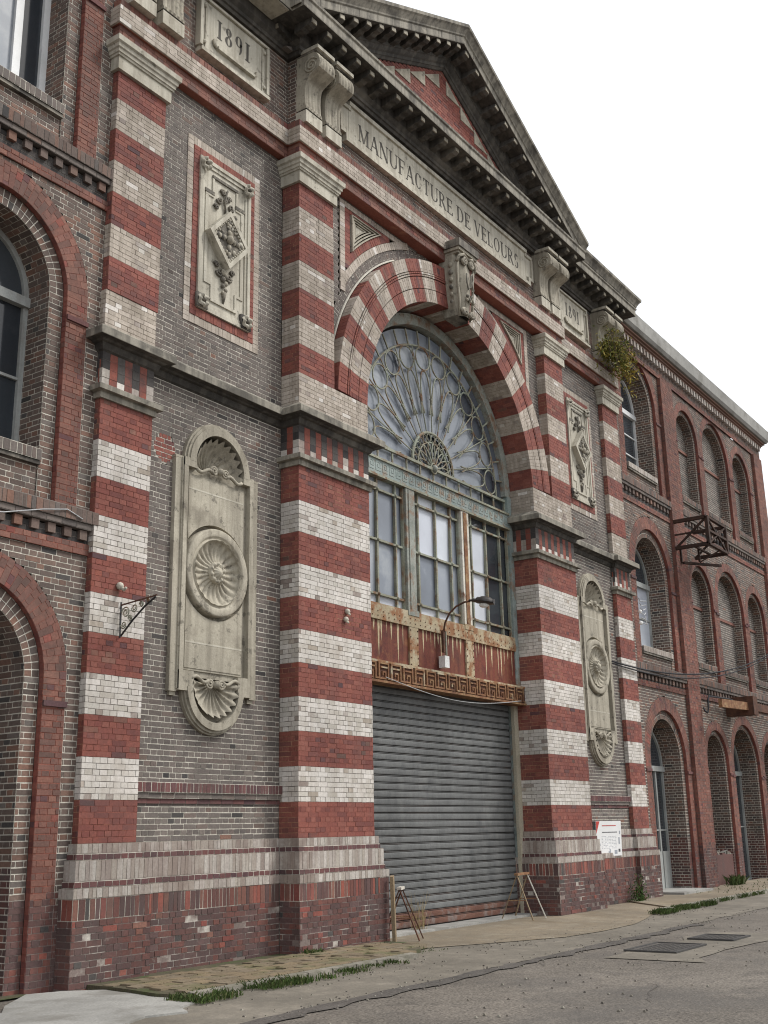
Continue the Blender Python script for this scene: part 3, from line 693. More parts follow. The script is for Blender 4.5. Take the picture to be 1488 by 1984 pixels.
# ================================================================== carved panels
def arcring(q, cx, cz, r0, r1, a0, a1, y0, y1, mt, n=24):
    o = arc(cx, cz, r1, a0, a1, n); i = arc(cx, cz, r0, a0, a1, n)
    for j in range(n): q.prism([i[j], i[j+1], o[j+1], o[j]], y0, y1, mt)
def lathe_y(q, cx, cz, prof, mt, n=40, a0=0, a1=2*math.pi, wob=None):
    """revolve (r,y) about the axis along y"""
    def fn(u, v):
        k = v*(len(prof)-1); i = min(int(k), len(prof)-2); f = k-i
        r = prof[i][0]+(prof[i+1][0]-prof[i][0])*f; y = prof[i][1]+(prof[i+1][1]-prof[i][1])*f; a = a0+(a1-a0)*u
        if wob: y += wob(r, a)
        return (cx+r*math.cos(a), y, cz+r*math.sin(a))
    q.grid(fn, n, len(prof)-1, mt)
def spiral(q, c, r, turns, sgn, mt, tr=.02, up=1, n=26, plane_y=None):
    pts = []
    for j in range(n+1):
        a = j/n*turns*2*math.pi; rr = r*(1-j/n*.88); pts.append((c[0]+sgn*rr*math.cos(a), c[1]-.01*j/n, c[2]+up*rr*math.sin(a)))
    q.tube(pts, tr, mt, 5)
def shell(cx, zc, rad, y0, D, sg, parent, name):
    q = MB(); nr = 11
    def fn(u, v):
        a = -.10+v*(math.pi+.20); rib = math.cos(a*nr*2); e = 1+.05*rib
        r = u*rad*e; c = math.cos(a)*r; s_ = math.sin(a)*r*1.0
        y = y0+D*(1-u**2.4)-.028*u**.5*rib - (.02*max(0,(u-.85)/.15) if D < .15 else 0)
        return (cx+c, y, zc+sg*(s_))
    q.grid(fn, 9, nr*8, 'stone')
    o = q.obj(name, parent, smooth=True)
    q = MB()
    for s in (-1, 1): spiral(q, (cx+s*.11, y0-.01, zc-sg*.01), .07, 1.9, s, 'stone', .018, sg)
    for s in (-1, 1): q.tube([(cx+s*(.13+.33*j/8), y0-.01, zc+sg*(-.05+.035*math.sin(j/8*6.3)) ) for j in range(9)], .026, 'stone', 6)
    q.ball((cx, y0-.03, zc), .055, 'stone', 10)
    q.obj('scroll', o, smooth=True)
    return o
for s in (-1, 1):
    c = s*PCX; q = MB()
    for t in (-1, 1):
        def bx(xa, xb, ya, yb, za, zb): x0, x1 = sorted((c+t*xa, c+t*xb)); q.box(x0, x1, ya, yb, za, zb, 'stone')
        bx(.72,.83,.285,.40,3.43,6.50); bx(.70,.72,.265,.40,3.40,6.52); bx(.625,.70,.245,.40,3.40,6.525)
        bx(.48,.70,.243,.40,6.41,6.53); bx(.70,.835,.283,.40,6.501,6.535)
        bx(.43,.70,.243,.40,3.38,3.64); bx(.70,.835,.283,.40,3.36,3.429); bx(.69,.80,.31,.38,3.31,3.36)
    arcring(q, c, 6.50, .49, .60, 0, math.pi, .24, .42, 'stone'); arcring(q, c, 6.50, .60, .635, 0, math.pi, .262, .42, 'stone'); arcring(q, c, 6.50, .635, .665, 0, math.pi, .29, .42, 'stone')
    arcring(q, c, 3.44, .44, .54, math.pi, 2*math.pi, .235, .42, 'stone'); arcring(q, c, 3.44, .54, .575, math.pi, 2*math.pi, .27, .42, 'stone'); arcring(q, c, 3.44, .575, .60, math.pi, 2*math.pi, .30, .42, 'stone')
    P_ = q.obj('shell_panel', gate)
    q = MB()
    for (hw, ya, yb, za, zb) in ((.625,.335,.42,3.58,6.44),(.575,.315,.34,3.66,6.34),(.55,.306,.33,3.69,6.31)):
        rr_ = .665; aa = math.acos(hw/rr_)
        q.prism(arc(c, 5.03, rr_, math.pi-aa, aa, 24)+[(c+hw,zb),(c-hw,zb)], ya, yb, 'stone')
        q.prism([(c-hw,za),(c+hw,za)]+arc(c, 5.03, rr_, -aa, -math.pi+aa, 24), ya, yb, 'stone')
    q.box(c-.63, c+.63, .40, .43, 4.3, 5.75, 'stone')
    for z in (6.12, 4.02): q.box(c-.552, c+.552, .3035, .31, z, z+.022, 'stone_pale')
    q.obj('panel_field', P_)
    q = MB(); q.box(c-.50, c+.50, .56, .60, 6.38, 7.05, 'stone'); q.obj('niche_back', P_)
    q = MB(); q.box(c-.46, c+.46, .40, .43, 2.95, 3.5, 'stone')
    q.obj('niche_back', P_)
    shell(c, 6.47, .455, .275, .26, 1, P_, 'niche_shell'); shell(c, 3.50, .42, .27, .07, -1, P_, 'basin_shell')
    q = MB(); zc = 5.03
    lathe_y(q, c, zc, [(.612,.41),(.61,.268),(.60,.252),(.585,.248),(.55,.246),(.515,.248),(.50,.254),(.49,.272),(.478,.275),(.465,.27),(.455,.25),(.445,.26)], 'stone', 56)
    M_ = q.obj('medallion', P_, smooth=True); smooth_angle(M_, 50)
    q = MB()
    lathe_y(q, c, zc, [(.455,.255),(.44,.30),(.40,.335),(.34,.355),(.27,.36),(.20,.345),(.15,.31),(.115,.265)], 'stone', 192, wob=lambda r, a: -.030*abs(math.cos(a*11))*min(1, r/.25)+.012)
    q.obj('rosette', M_, smooth=True)
    q = MB(); lathe_y(q, c, zc, [(.15,.30),(.145,.25),(.115,.235),(.095,.26),(.08,.25),(.055,.215),(.0,.20)], 'stone', 60, wob=lambda r, a: .012*math.cos(a*10)*(r > .06)); q.obj('boss', M_, smooth=True)
    # ---- upper panel with the diamond
    c = s*6.14; q = MB()
    q.box(c-.56, c+.56, .335, .42, 8.85, 11.32, 'stone_pale')
    D_ = q.obj('diamond_panel', gate)
    q = MB()
    rim = [(-.56,8.85),(.56,8.85),(.56,11.32),(-.56,11.32)]; rin = [(-.50,8.91),(.50,8.91),(.50,11.26),(-.50,11.26)]; r3 = [(-.45,8.97),(.45,8.97),(.45,11.2),(-.45,11.2)]
    q.frame([(c+x, z) for x, z in rim], [(c+x, z) for x, z in rin], .30, .34, 'stone_pale'); q.frame([(c+x, z) for x, z in rin], [(c+x, z) for x, z in r3], .318, .34, 'stone_pale')
    for t in (-1, 1):
        for (xa, xb, za, zb, yy) in ((.36,.42,9.35,10.75,.322),(.24,.42,10.75,10.79,.320),(.24,.28,10.79,11.08,.318),(.24,.42,9.31,9.35,.320),(.24,.28,9.06,9.31,.318)):
            x0, x1 = sorted((c+t*xa, c+t*xb)); q.box(x0, x1, yy, .337, za, zb, 'stone_pale')
        for (za, zb) in ((10.785,10.84),(11.075,11.12),(9.05,9.09)):
            x0, x1 = sorted((c+t*.235, c+t*.44)) if za < 11 and za > 10 else sorted((c, c+t*.28)); q.box(x0, x1, .312, .337, za, zb, 'carving_dark' if za > 9.2 else 'stone_pale')
    q.obj('panel_moulding', D_)
    for t in (-1, 1):
        for zz in (8.97, 11.2):
            q = MB(); x = c+t*.47
            if zz < 9: q.box(x-.11, x+.11, .285, .34, zz-.11, zz+.11, 'stone_soot')
            lathe_y(q, x, zz, [(.105,.27),(.09,.235),(.06,.24),(.045,.255)], 'stone_pale', 30, wob=lambda r, a: .018*math.cos(a*5)*(r > .05))
            q.ball((x, .243, zz), .032, 'carving_dark', 8)
            q.obj('flower_boss', D_, smooth=True)
    q = MB(); zc = 10.12; ou = [(c-.43,zc),(c,zc-.48),(c+.43,zc),(c,zc+.48)]; inn = [(c+(x-c)*.80, zc+(z-zc)*.80) for x, z in ou]
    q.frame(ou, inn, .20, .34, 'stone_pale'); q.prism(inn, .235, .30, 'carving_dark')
    dm = q.obj('diamond', D_)
    q = MB(); rr = random.Random(3)
    for t in range(4):
        a = t*math.pi/2; 
        for k2 in range(5):
            r = .10+.045*k2; q.ball((c+r*math.cos(a)*1.05, .225, zc+r*math.sin(a)*1.2), .042-.003*k2, 'carving_dark' if k2 % 2 else 'stone', 7, (1,.7,1.2))
    for t in range(22):
        u = rr.uniform(-.30,.30); v = rr.uniform(-1,1)*(.30-abs(u))*1.1
        q.ball((c+u, .23, zc+v), rr.uniform(.018,.04), rr.choice(('stone','carving_dark','stone_pale')), 6, (rr.uniform(.7,1.5),.7,rr.uniform(.7,1.4)))
    q.ball((c, .215, zc), .07, 'stone', 9)
    for j in range(4):
        a, b = inn[j], inn[(j+1)%4]
        for e in range(9): f = (e+.5)/9; q.ball((a[0]*.94+c*.06+(b[0]-a[0])*.94*f, .228, a[1]*.94+zc*.06+(b[1]-a[1])*.94*f), .022, 'stone_pale', 6)
    q.obj('diamond_carving', dm, smooth=True, kind='stuff')
    q = MB()
    for (x, z, r, sg, up) in ((-.06,10.92,.055,-1,1),(.07,10.86,.05,1,1),(-.13,10.76,.06,-1,-1),(.12,10.74,.06,1,-1),(.0,10.80,.04,1,1),(-.2,10.62,.05,-1,1),(.2,10.6,.045,1,1),
                             (-.10,9.58,.07,-1,-1),(.10,9.56,.07,1,-1),(-.17,9.68,.05,-1,1),(.17,9.66,.05,1,1)):
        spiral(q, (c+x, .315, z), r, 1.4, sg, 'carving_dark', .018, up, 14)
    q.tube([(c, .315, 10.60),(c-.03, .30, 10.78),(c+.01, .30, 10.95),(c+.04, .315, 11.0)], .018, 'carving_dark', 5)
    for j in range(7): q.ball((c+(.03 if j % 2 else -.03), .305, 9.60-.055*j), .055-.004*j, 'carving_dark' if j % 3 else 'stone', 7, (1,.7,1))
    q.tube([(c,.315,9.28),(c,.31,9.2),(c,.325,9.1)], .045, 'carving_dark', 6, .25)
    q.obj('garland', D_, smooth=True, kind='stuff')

# ---- keystone cartouche
q = MB(); KY = -.30
def kbody(u, v):
    z = 11.05+1.28*v; w = .165+.13*math.sin(v*math.pi*.55)+.01*v; x = -w+2*w*u
    b = KY+.10*abs(2*u-1)**3+.06*math.sin(v*math.pi)*(2*u-1)**2 - .05*math.sin(v*math.pi)*(1-(2*u-1)**2)
    return (x, b, z)
q.grid(kbody, 14, 18, 'stone')
for sx in (-1, 1): q.grid(lambda u, v, sx=sx: (kbody(0 if sx < 0 else 1, v)[0], kbody(0, v)[1]+(.12-kbody(0, v)[1])*u, kbody(0, v)[2]), 4, 18, 'stone')
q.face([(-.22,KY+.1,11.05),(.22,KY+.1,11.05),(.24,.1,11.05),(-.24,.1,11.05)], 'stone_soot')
KS = q.obj('keystone_cartouche', gate, smooth=True); smooth_angle(KS, 45)
q = MB(); q.box(-.37, .37, KY-.10, .1, 12.42, 12.58, 'stone_soot'); q.box(-.345, .345, KY-.07, .1, 12.36, 12.418, 'stone'); q.box(-.31, .31, KY-.03, .1, 12.31, 12.358, 'stone'); q.obj('keystone_cap', KS)
q = MB()
for s in (-1, 1):
    spiral(q, (s*.12, KY-.05, 12.20), .085, 1.6, s, 'stone', .034, -1)
    q.tube([(s*.03,KY-.06,12.26),(s*.16,KY-.06,12.31),(s*.29,KY-.04,12.24),(s*.33,KY+.0,12.12)], .035, 'stone', 6)
    spiral(q, (s*.13, KY-.02, 11.12), .075, 1.5, s, 'stone', .03, 1)
    q.tube([(s*.20,KY+.06,11.05),(s*.24,KY+.02,11.3),(s*.275,KY+.02,11.6),(s*.29,KY+.02,11.9),(s*.30,KY+.0,12.15)], .026, 'stone', 6)
    for j in range(6): q.ball((s*.30, KY+.16, 11.32+.155*j), .062-.004*(5-j), 'stone' if j % 2 else 'stone_grey', 8, (.7,.9,1))
    for j in range(5): q.ball((s*(.05+.04*j), KY-.02, 11.10+.03*(j % 3)), .045, 'stone_grey' if j % 2 else 'stone', 7)
q.tube([(-.10,KY-.08,11.92),(-.13,KY-.09,11.75),(-.08,KY-.095,11.58),(.0,KY-.10,11.66),(.02,KY-.10,11.9),(.09,KY-.09,11.98),(.12,KY-.09,11.86),(.05,KY-.10,11.76),(.12,KY-.09,11.64),(.07,KY-.09,11.48),(-.03,KY-.085,11.46)], .017, 'stone_grey', 5)
for j in range(9): q.ball((-.12+.03*j, KY-.075, 11.36+.03*((j*7)%4)), .035, 'stone_grey' if j % 2 else 'stone', 6)
q.obj('keystone_carving', KS, smooth=True, kind='stuff')

# ================================================================== great window
WY = .58
q = MB()
arcring(q, 0, ACZ-.05, 2.72, 2.935, .0, math.pi, WY-.05, WY+.12, 'iron_green', 48)
for s in (-1, 1):
    x0, x1 = sorted((s*2.78, s*2.94)); q.box(x0, x1, WY-.06, WY+.12, 4.27, ACZ-.05, 'iron_teal')
WN = q.obj('fan_window', gate)
q = MB()
for j in range(60):
    a = math.pi*(j+.5)/60; q.ball((2.90*math.cos(a), WY-.052, ACZ-.05+2.90*math.sin(a)), .014, 'iron_rail', 5)
q.obj('rivet', WN, kind='stuff')
q = MB(); q.box(-2.79, 2.79, WY-.05, WY+.1, 7.56, 7.86, 'iron_teal')
for zz in (7.545, 7.865): q.box(-2.80, 2.80, WY-.085, WY+.1, zz-.02, zz+.02, 'iron_rail')
for j in range(26):
    x = -2.62+.21*j
    for (xa, xb, za, zb) in ((0,.15,7.64,7.665),(0,.025,7.666,7.79),(.0,.13,7.791,7.81),(.13,.15,7.70,7.79),(.06,.129,7.70,7.72),(.06,.08,7.721,7.76)):
        q.box(x+xa, x+xb, WY-.056, WY-.04, za, zb, 'iron_teal')
q.obj('transom', WN)
FZ = 8.15
pr = random.Random(11)
def sector(r0, r1, a0, a1, m, n=4):
    q = MB(); i = arc(0, FZ, r0, a0, a1, n); o = arc(0, FZ, r1, a0, a1, n); dy = pr.uniform(-.012,.012)
    pts = i+o[::-1]; q.face([(x, WY+.06+dy*((x+z)%1-.5), z) for x, z in pts][::-1], m); q.obj('pane', WN)
def dk(a): return 'glass_mid' if a < R(50) and pr.random() < .75 else 'glass_blue'
for j in range(20):
    a0 = math.pi*j/20; sector(2.43, 2.75, a0, a0+math.pi/20, dk(a0), 3)
for j in range(12):
    a0 = math.pi*j/12; sector(1.93, 2.43, a0, a0+math.pi/12, dk(a0) if a0 < R(48) else ('glass_mid' if j == 8 else 'glass_blue')); sector(.70, 1.93, a0, a0+math.pi/12, 'glass_blue')
q = MB(); q.face([(x, WY+.075, z) for x, z in [(-.7,FZ)]+arc(0, FZ, .72, math.pi, 0, 20)], 'glass_dark'); q.obj('pane', WN)
for j in range(12):
    x = -2.76+.46*j; q = MB(); q.face([(x,WY+.06,7.86),(x+.455,WY+.06,7.86),(x+.455,WY+.06,FZ),(x,WY+.06,FZ)], 'glass_blue' if j < 10 else 'glass_dark'); q.obj('pane', WN)
# tracery
TYY = WY+.01
def pol(r, a): return (r*math.cos(a), TYY, FZ+r*math.sin(a))
q = MB(); q.tube([pol(2.43, math.pi*j/60) for j in range(61)], .022, 'iron_rail', 6)
q.obar((-2.76,TYY-.01,FZ),(2.76,TYY-.01,FZ), .05, .05, 'iron_rail')
for j in range(21):
    a = math.pi*j/20; q.obar(pol(2.43,a), pol(2.74,a), .03, .025, 'iron_rail', (0,1,0))
for j in range(13): x = -2.76+.46*j; q.obar((x,TYY,7.87),(x,TYY,FZ), .028, .028, 'iron_rail', (0,1,0))
q.obj('glazing_ring', WN)
for j in range(1, 12):
    q = MB(); a = math.pi*j/12; q.tube([pol(.72,a), pol(2.43,a)], .013, 'iron_rail', 5)
    q.ball(pol(2.17,a), .036, 'iron_rail', 6); q.obj('spoke', WN)
def oval(a, rc, hr, ht, n=22): return [( (rc+hr*math.sin(t))*math.cos(a)-ht*math.cos(t)*math.sin(a), TYY-.015, FZ+(rc+hr*math.sin(t))*math.sin(a)+ht*math.cos(t)*math.cos(a)) for t in [2*math.pi*k/n for k in range(n+1)]]
for j in range(12):
    a = math.pi*(j+.5)/12; q = MB(); q.tube(oval(a, 2.19, .225, .245), .016, 'iron_rail', 5, cap=False)
    pts = []
    for k in range(17):
        f = k/16*2-1; pts.append(pol(1.95-.62*abs(f)**2.6, a+f*R(7.1)))
    q.tube([(x, TYY-.012, z) for x, y, z in pts], .015, 'iron_rail', 5)
    for f in (-1, 1):
        q.tube([pol(1.42, a+f*R(7.1)), pol(1.26, a+f*R(6.6)), pol(1.10, a+f*R(4.6))], .017, 'iron_rail', 5)
        q.ball(pol(1.42, a+f*R(7.1)), .028, 'iron_rail', 5)
    q.ball(pol(1.955, a), .032, 'iron_rail', 6)
    q.obj('tracery_loop', WN)
q = MB()
q.tube([pol(.72, math.pi*j/30) for j in range(31)], .032, 'iron_rail', 6); q.tube([pol(.53, math.pi*j/30) for j in range(31)], .02, 'iron_rail', 6)
for j in range(13):
    a = math.pi*(j+.5)/13; q.tube(oval(a, .62, .075, .065, 12), .012, 'iron_rail', 4, cap=False)
for j in range(9):
    a = math.pi*(j+.5)/9; q.tube(oval(a, .31, .20, .05, 14), .014, 'iron_rail', 5, cap=False)
q.tube(oval(math.pi/2, .02, .10, .10, 14), .02, 'iron_rail', 5, cap=False); q.ball((0,TYY-.03,FZ+.02), .07, 'iron_green', 10)
q.obj('rosette', WN, smooth=True)
# lower lights
q = MB(); q.box(-1.09, -.81, WY-.07, WY+.1, 5.28, 7.54, 'iron_green'); q.box(-1.02, -.99, WY-.085, WY-.06, 5.3, 7.5, 'iron_green'); q.box(-1.12, -.78, WY-.09, WY+.1, 5.20, 5.30, 'iron_green'); q.obj('mullion', WN)
q = MB(); q.box(.83, 1.11, WY-.07, WY+.1, 5.28, 7.54, 'iron_white'); q.box(.90, 1.02, WY-.085, WY-.06, 5.3, 7.5, 'rust'); q.box(.80, 1.14, WY-.09, WY+.1, 5.20, 5.30, 'iron_cream'); q.obj('mullion', WN)
cols = [-2.78,-2.46,-1.9,-1.33,-1.09],[-.81,-.6,0,.54,.83],[1.11,1.31,1.89,2.46,2.78]
rows = [5.28,5.46,6.41,7.32,7.545]
pal = {(0,0):'bbbb',(0,1):'bbbb',(0,2):'bbbb',(0,3):'ppbp' ,(1,0):'pppp',(1,1):'pppb',(1,2):'bbbb',(1,3):'bpbb',(2,0):'bppd',(2,1):'bppd',(2,2):'bpdd',(2,3):'bdbd'}
code = [['pppp','bbbp','bbbb','bbbb'],['pppp','pbbb','pppb','bpbb'],['bpdd','bpdd','bpdd','bddd']]
for g in range(3):
    for i in range(4):
        for j in range(4):
            m = {'p':'glass_pale','b':'glass_blue','d':'glass_dark'}[code[g][j][i]]
            x0, x1 = cols[g][i], cols[g][i+1]; z0, z1 = rows[j], rows[j+1]; t1, t2 = pr.uniform(-.012,.012), pr.uniform(-.012,.012)
            q = MB(); q.face([(x0,WY+.05+t1,z0),(x1,WY+.05-t1,z0),(x1,WY+.05+t2,z1),(x0,WY+.05-t2,z1)], m); q.obj('pane', WN)
def gbar(a, b, w, d, up=(0,0,1), knots=()):
    q = MB(); q.obar(a, b, w, d, 'iron_rail', up)
    for k_ in knots: q.ball(k_, .03, 'iron_rail', 6)
    q.obj('glazing_bar', WN)
for g in range(3):
    for x in cols[g][1:4]: gbar((x,WY+.02,5.28),(x,WY+.02,7.54), .042, .05, (0,1,0), [(x,WY-.015,z) for z in rows[1:4]])
    for z in rows[1:4]: gbar((cols[g][0],WY+.015,z),(cols[g][4],WY+.015,z), .05, .036)
    for x in (cols[g][0]+.02, cols[g][4]-.02): gbar((x,WY+.01,5.28),(x,WY+.01,7.54), .04, .05, (0,1,0))
# rusted steel apron and lintel
q = MB(); q.box(-2.78, 2.78, WY-.08, WY+.1, 5.0, 5.275, 'iron_cream')
for x in range(34):
    for z in (5.06, 5.14): q.ball((-2.7+.163*x, WY-.083, z), .011, 'rust_dark', 5)
LB = q.obj('riveted_beam', gate)
q = MB(); q.box(-2.78, 2.78, WY-.04, WY+.1, 4.27, 5.0, 'rust_red')
for x0, x1 in ((-1.09,-.81),(.83,1.11)): q.box(x0, x1, WY-.075, WY+.1, 4.27, 4.998, 'iron_cream')
for x in (-1.06,-.84,.86,1.08):
    for j in range(6): q.ball((x, WY-.078, 4.34+.12*j), .014, 'rust_dark', 5)
q.obj('steel_panel', LB)
q = MB(); sr = random.Random(5)
for x, l in ((-2.62,.3),(-2.35,.55),(-2.12,.2),(-1.98,.62),(-1.9,.35),(-1.4,.7),(-.35,.25),(-.22,.3),(.0,.55),(.55,.22),(.68,.3),(1.35,.2),(1.62,.68),(2.1,.55),(2.22,.6),(2.5,.2),(-1.75,.2),(.25,.18),(-2.7,.4),(-2.25,.3),(-1.6,.3),(-1.25,.35),(-.6,.4),(-.5,.2),(.4,.4),(1.25,.3),(1.5,.25),(1.85,.4),(2.35,.3),(2.66,.5),(-.1,.2)):
    w = sr.uniform(.010,.036); q.prism([(x-w, 4.998),(x-w*.6, 4.998-l*.6),(x, 4.998-l),(x+w*.5, 4.998-l*.5),(x+w, 4.998)], WY-.0425, WY-.03, 'streak_pale'); q.obj('paint_run', LB); q = MB()
q = MB(); q.box(-2.95, 2.95, WY-.14, WY+.12, 3.97, 4.265, 'rust_dark'); q.box(-2.95, 2.95, WY-.17, WY+.12, 3.93, 3.968, 'rust'); q.box(-2.95, 2.95, WY-.155, WY+.12, 4.266, 4.30, 'iron_cream')
ML = q.obj('meander_lintel', gate)
for j in range(16):
    x = -2.90+.364*j; q = MB()
    for (xa, xb, za, zb) in ((0,.30,4.235,4.262),(0,.035,3.985,4.234),(.035,.22,3.985,4.012),(.19,.22,4.013,4.12),(.11,.189,4.095,4.12),(.11,.14,4.05,4.094),(.27,.30,3.985,4.234),(.301,.364,3.985,4.012),(.06,.25,4.17,4.195)):
        q.box(x+xa, x+xb, WY-.165, WY-.139, za, zb, 'iron_cream' if sr.random() < .08 else 'rust')
    q.obj('meander_unit', ML)
# ---- roller shutter
SHY = .76
q = MB(); q.box(-2.84, 2.84, SHY+.05, SHY+.08, .02, 4.0, 'shutter_gap'); RS = q.obj('roller_shutter', gate)
for s in (-1, 1):
    q = MB(); q.box(*sorted((s*2.82, s*2.90)), SHY-.07, SHY+.06, .03, 3.93, 'iron_teal'); q.obj('guide_rail', RS)
def slat(mt):
    q = MB(); pr_ = [(.0,.012),(.004,-.008),(.02,-.012),(.05,-.014),(.08,-.012),(.092,-.008),(.095,.008),(.100,.008),(.103,-.008),(.110,-.008),(.113,.008),(.117,.008),(.119,-.002),(.1217,.012)]
    n = 24
    i = q.mi(mt); g_ = q.mi('shutter_gap'); 
    q.v = []
    for a in range(n+1):
        x = -2.83+5.66*a/n; wv = .004*math.sin(a*1.3)+.003*math.sin(a*2.9+1)
        for z, y in pr_: q.v.append((x, y+wv, z))
    m = len(pr_)
    for a in range(n):
        for b in range(m-1):
            q.f.append((a*m+b, (a+1)*m+b, (a+1)*m+b+1, a*m+b+1)); q.m.append(g_ if b >= 5 and b != 8 else i)
    return q
s0 = slat('shutter').obj('slat', RS); s1 = slat('shutter_rust').obj('slat', RS)
for j in range(32):
    src = s1 if j < 2 else s0
    o = src if j in (0, 2) else src.copy()
    if o is not src: COL.objects.link(o); o.parent = RS
    o.location = (0, SHY, .05+.1218*j); o.rotation_euler = (0, sr.uniform(-.0018,.0018), 0)
for s in (-1, 1):
    q = MB(); q.box(*sorted((s*2.79, s*2.953)), .62, .69, -.05, 3.93, 'plaster'); q.obj('jamb_render', gate)

# ================================================================== WINGS
def arch_window(parent, xc, r, sill, spring, y, fm, gl, name='window', cols=2, rows=3, fan=True, fw_=.07, glb=None):
    q = MB(); t = fw_
    for s in (-1, 1):
        x0, x1 = sorted((xc+s*r, xc+s*(r-t))); q.box(x0, x1, y-.05, y+.05, sill, spring, fm)
    q.box(xc-r, xc+r, y-.06, y+.05, sill, sill+t*1.2, fm); q.box(xc-r, xc+r, y-.09, y+.05, spring-.10, spring+.03, fm)
    if fan: arcring(q, xc, spring+.03, r-t, r, 0, math.pi, y-.05, y+.05, fm, 20)
    W_ = q.obj(name, parent)
    w = 2*r-2*t
    for i in range(cols):
        for j in range(rows):
            x0 = xc-r+t+w*i/cols; x1 = xc-r+t+w*(i+1)/cols; z0 = sill+t+(spring-.1-sill-t)*j/rows; z1 = sill+t+(spring-.1-sill-t)*(j+1)/rows
            q = MB(); q.face([(x0,y,z0),(x1,y,z0),(x1,y,z1),(x0,y,z1)], (glb(i,j) if glb else gl)); q.obj('pane', W_)
    if fan:
        for a0, a1 in ((0, math.pi/2), (math.pi/2, math.pi)):
            q = MB(); q.face([(x, y, z) for x, z in [(xc, spring+.03)]+arc(xc, spring+.03, r-.02, a0, a1, 12)], gl); q.obj('pane', W_)
    def gb(*a): q = MB(); q.box(*a, fm); q.obj('glazing_bar', W_)
    for i in range(1, cols): x = xc-r+t+w*i/cols; gb(x-t*.6, x+t*.6, y-.045, y+.03, sill+t, spring-.1)
    for j in range(1, rows): z = sill+t+(spring-.1-sill-t)*j/rows; gb(xc-r+t, xc+r-t, y-.035, y+.03, z-.018, z+.018)
    if fan: gb(xc-.03, xc+.03, y-.045, y+.03, spring+.03, spring+r-t*.5)
    return W_
def wing(name, label, X0, X1, bays, pils, top, floor_z):
    rt = root(name, label, 'building'); Bw = Bricks()
    S = [(4.86, 5.40), (9.56, 10.165)]; Y = .35
    zones = [(floor_z, 4.86), (5.40, 9.56), (10.165, 13.86)]
    for zi, (za, zb) in enumerate(zones):
        def ivf(z, zi=zi):
            iv = [(X0, X1)]
            for (xc, r, ow, rw, rows) in bays:
                sill, spring = rows[zi]; h = r+ow+rw
                if z <= spring: iv = cut(iv, (xc-h, xc+h))
                elif z < spring+h: k_ = math.sqrt(h*h-(z-spring)**2); iv = cut(iv, (xc-k_, xc+k_))
            for a, b in pils: iv = cut(iv, (a, b))
            return iv
        mfun = lambda u, v: PLI if v < .8+.35*random.random() else WING
        Bw.lay(front(Y), X0, X1, za, zb, mfun, ivf=ivf)
        for (xc, r, ow, rw, rows) in bays:
            sill, spring = rows[zi]; h = r+ow+rw
            for s in (-1, 1):
                a, b = sorted((xc+s*(r+ow), xc+s*h)); 
                Bw.lay(front(Y), a, b, za, spring, lambda u, v: PLI if v < .85+.3*random.random() else ORA)
                a, b = sorted((xc+s*r, xc+s*(r+ow)))
                Bw.lay(front(Y+.08), a, b, za, spring, lambda u, v: PLI if v < .95 else (('brick_wing','mortar_bright') if (int(v*1.3)%3) else WING), unit=b-a if b-a < .2 else L)
                Bw.lay(side(xc+s*(r+ow), -s), Y, Y+.08, za, spring, lambda u, v: ('brick_red','mortar_red'), unit=.08, single=True)
                dep = 1.02 if not (zi > 0 and rows[zi][2:] ) else .66
                Bw.lay(side(xc+s*r, -s), Y+.08, (.70 if (len(rows) > 3 and zi > 0) else 1.0), za, spring, lambda u, v: ('brick_plinth','mortar_pale') if v < 1.3 else WING, par=1)
                q_ = MB(); x0, x1 = sorted((xc+s*(r+ow+.005), xc+s*(h+.01))); q_.box(x0, x1, Y-.025, Y+.02, spring-.32, spring-.255, 'brick_dark'); q_.obj('impost_course', rt)
            Bw.lay(ring(Y, xc, spring), r+ow, h, 0, math.pi, lambda u, v: ORA, ch=.075/(r+ow), joint=.006, vj=.004, jit=.0012)
            Bw.lay(ring(Y+.08, xc, spring), r, r+ow, 0, math.pi, lambda u, v: ('brick_wing','mortar_bright'), ch=.075/r, unit=max(.06, ow/2), single=True, joint=.010, vj=.009/r, jit=.0012)
            Bw.lay(lambda u, v, d, xc=xc, spring=spring, rr=r+ow: (xc+(rr-d)*math.cos(v), u, spring+(rr-d)*math.sin(v)), Y, Y+.08, 0, math.pi, lambda u, v: ('brick_red','mortar_red'), ch=.08, unit=.08, single=True, vj=.004)
            Bw.lay(soffit(r, xc, spring), Y+.08, (.70 if (len(rows) > 3 and zi > 0) else 1.0), 0, math.pi, lambda u, v: WING, ch=.075/r, vj=.008/r)
            if zi > 0:   # infill under the sill and sill itself
                Bw.lay(front(Y+.10), xc-r, xc+r, za, sill-.08, lambda u, v: WING)
                Bw.lay(front(Y+.02), xc-r, xc+r, sill-.08, sill+.06, lambda u, v: ('brick_wing' if len(rows) > 3 else 'brick_band' if X0 > 0 else 'brick_grey','mortar_pale'), unit=.078, ch=.14, single=True, deep=.3)
                q_ = MB(); q_.box(xc-r, xc+r, Y+.06, 1.0, sill-.08, sill+.045, 'stone_soot'); q_.box(xc-r, xc+r, Y+.04, Y+.2, sill-.13, sill-.082, 'stone_soot'); q_.obj('window_sill', rt)
                if len(rows) > 3:
                    iv2 = lambda z, xc=xc, r=r, spring=spring: [(xc-r, xc+r)] if z <= spring else ([(xc-math.sqrt(r*r-(z-spring)**2), xc+math.sqrt(r*r-(z-spring)**2))] if z < spring+r else [])
                    Bw.lay(front(.68), xc-r, xc+r, sill, spring+r, lambda u, v: ('brick_grey','mortar_bright'), ivf=iv2)
                    q_ = MB(); q_.box(xc-r, xc+r, .64, .70, spring-.30, spring-.22, 'brick_orange'); q_.obj('impost_course', rt)
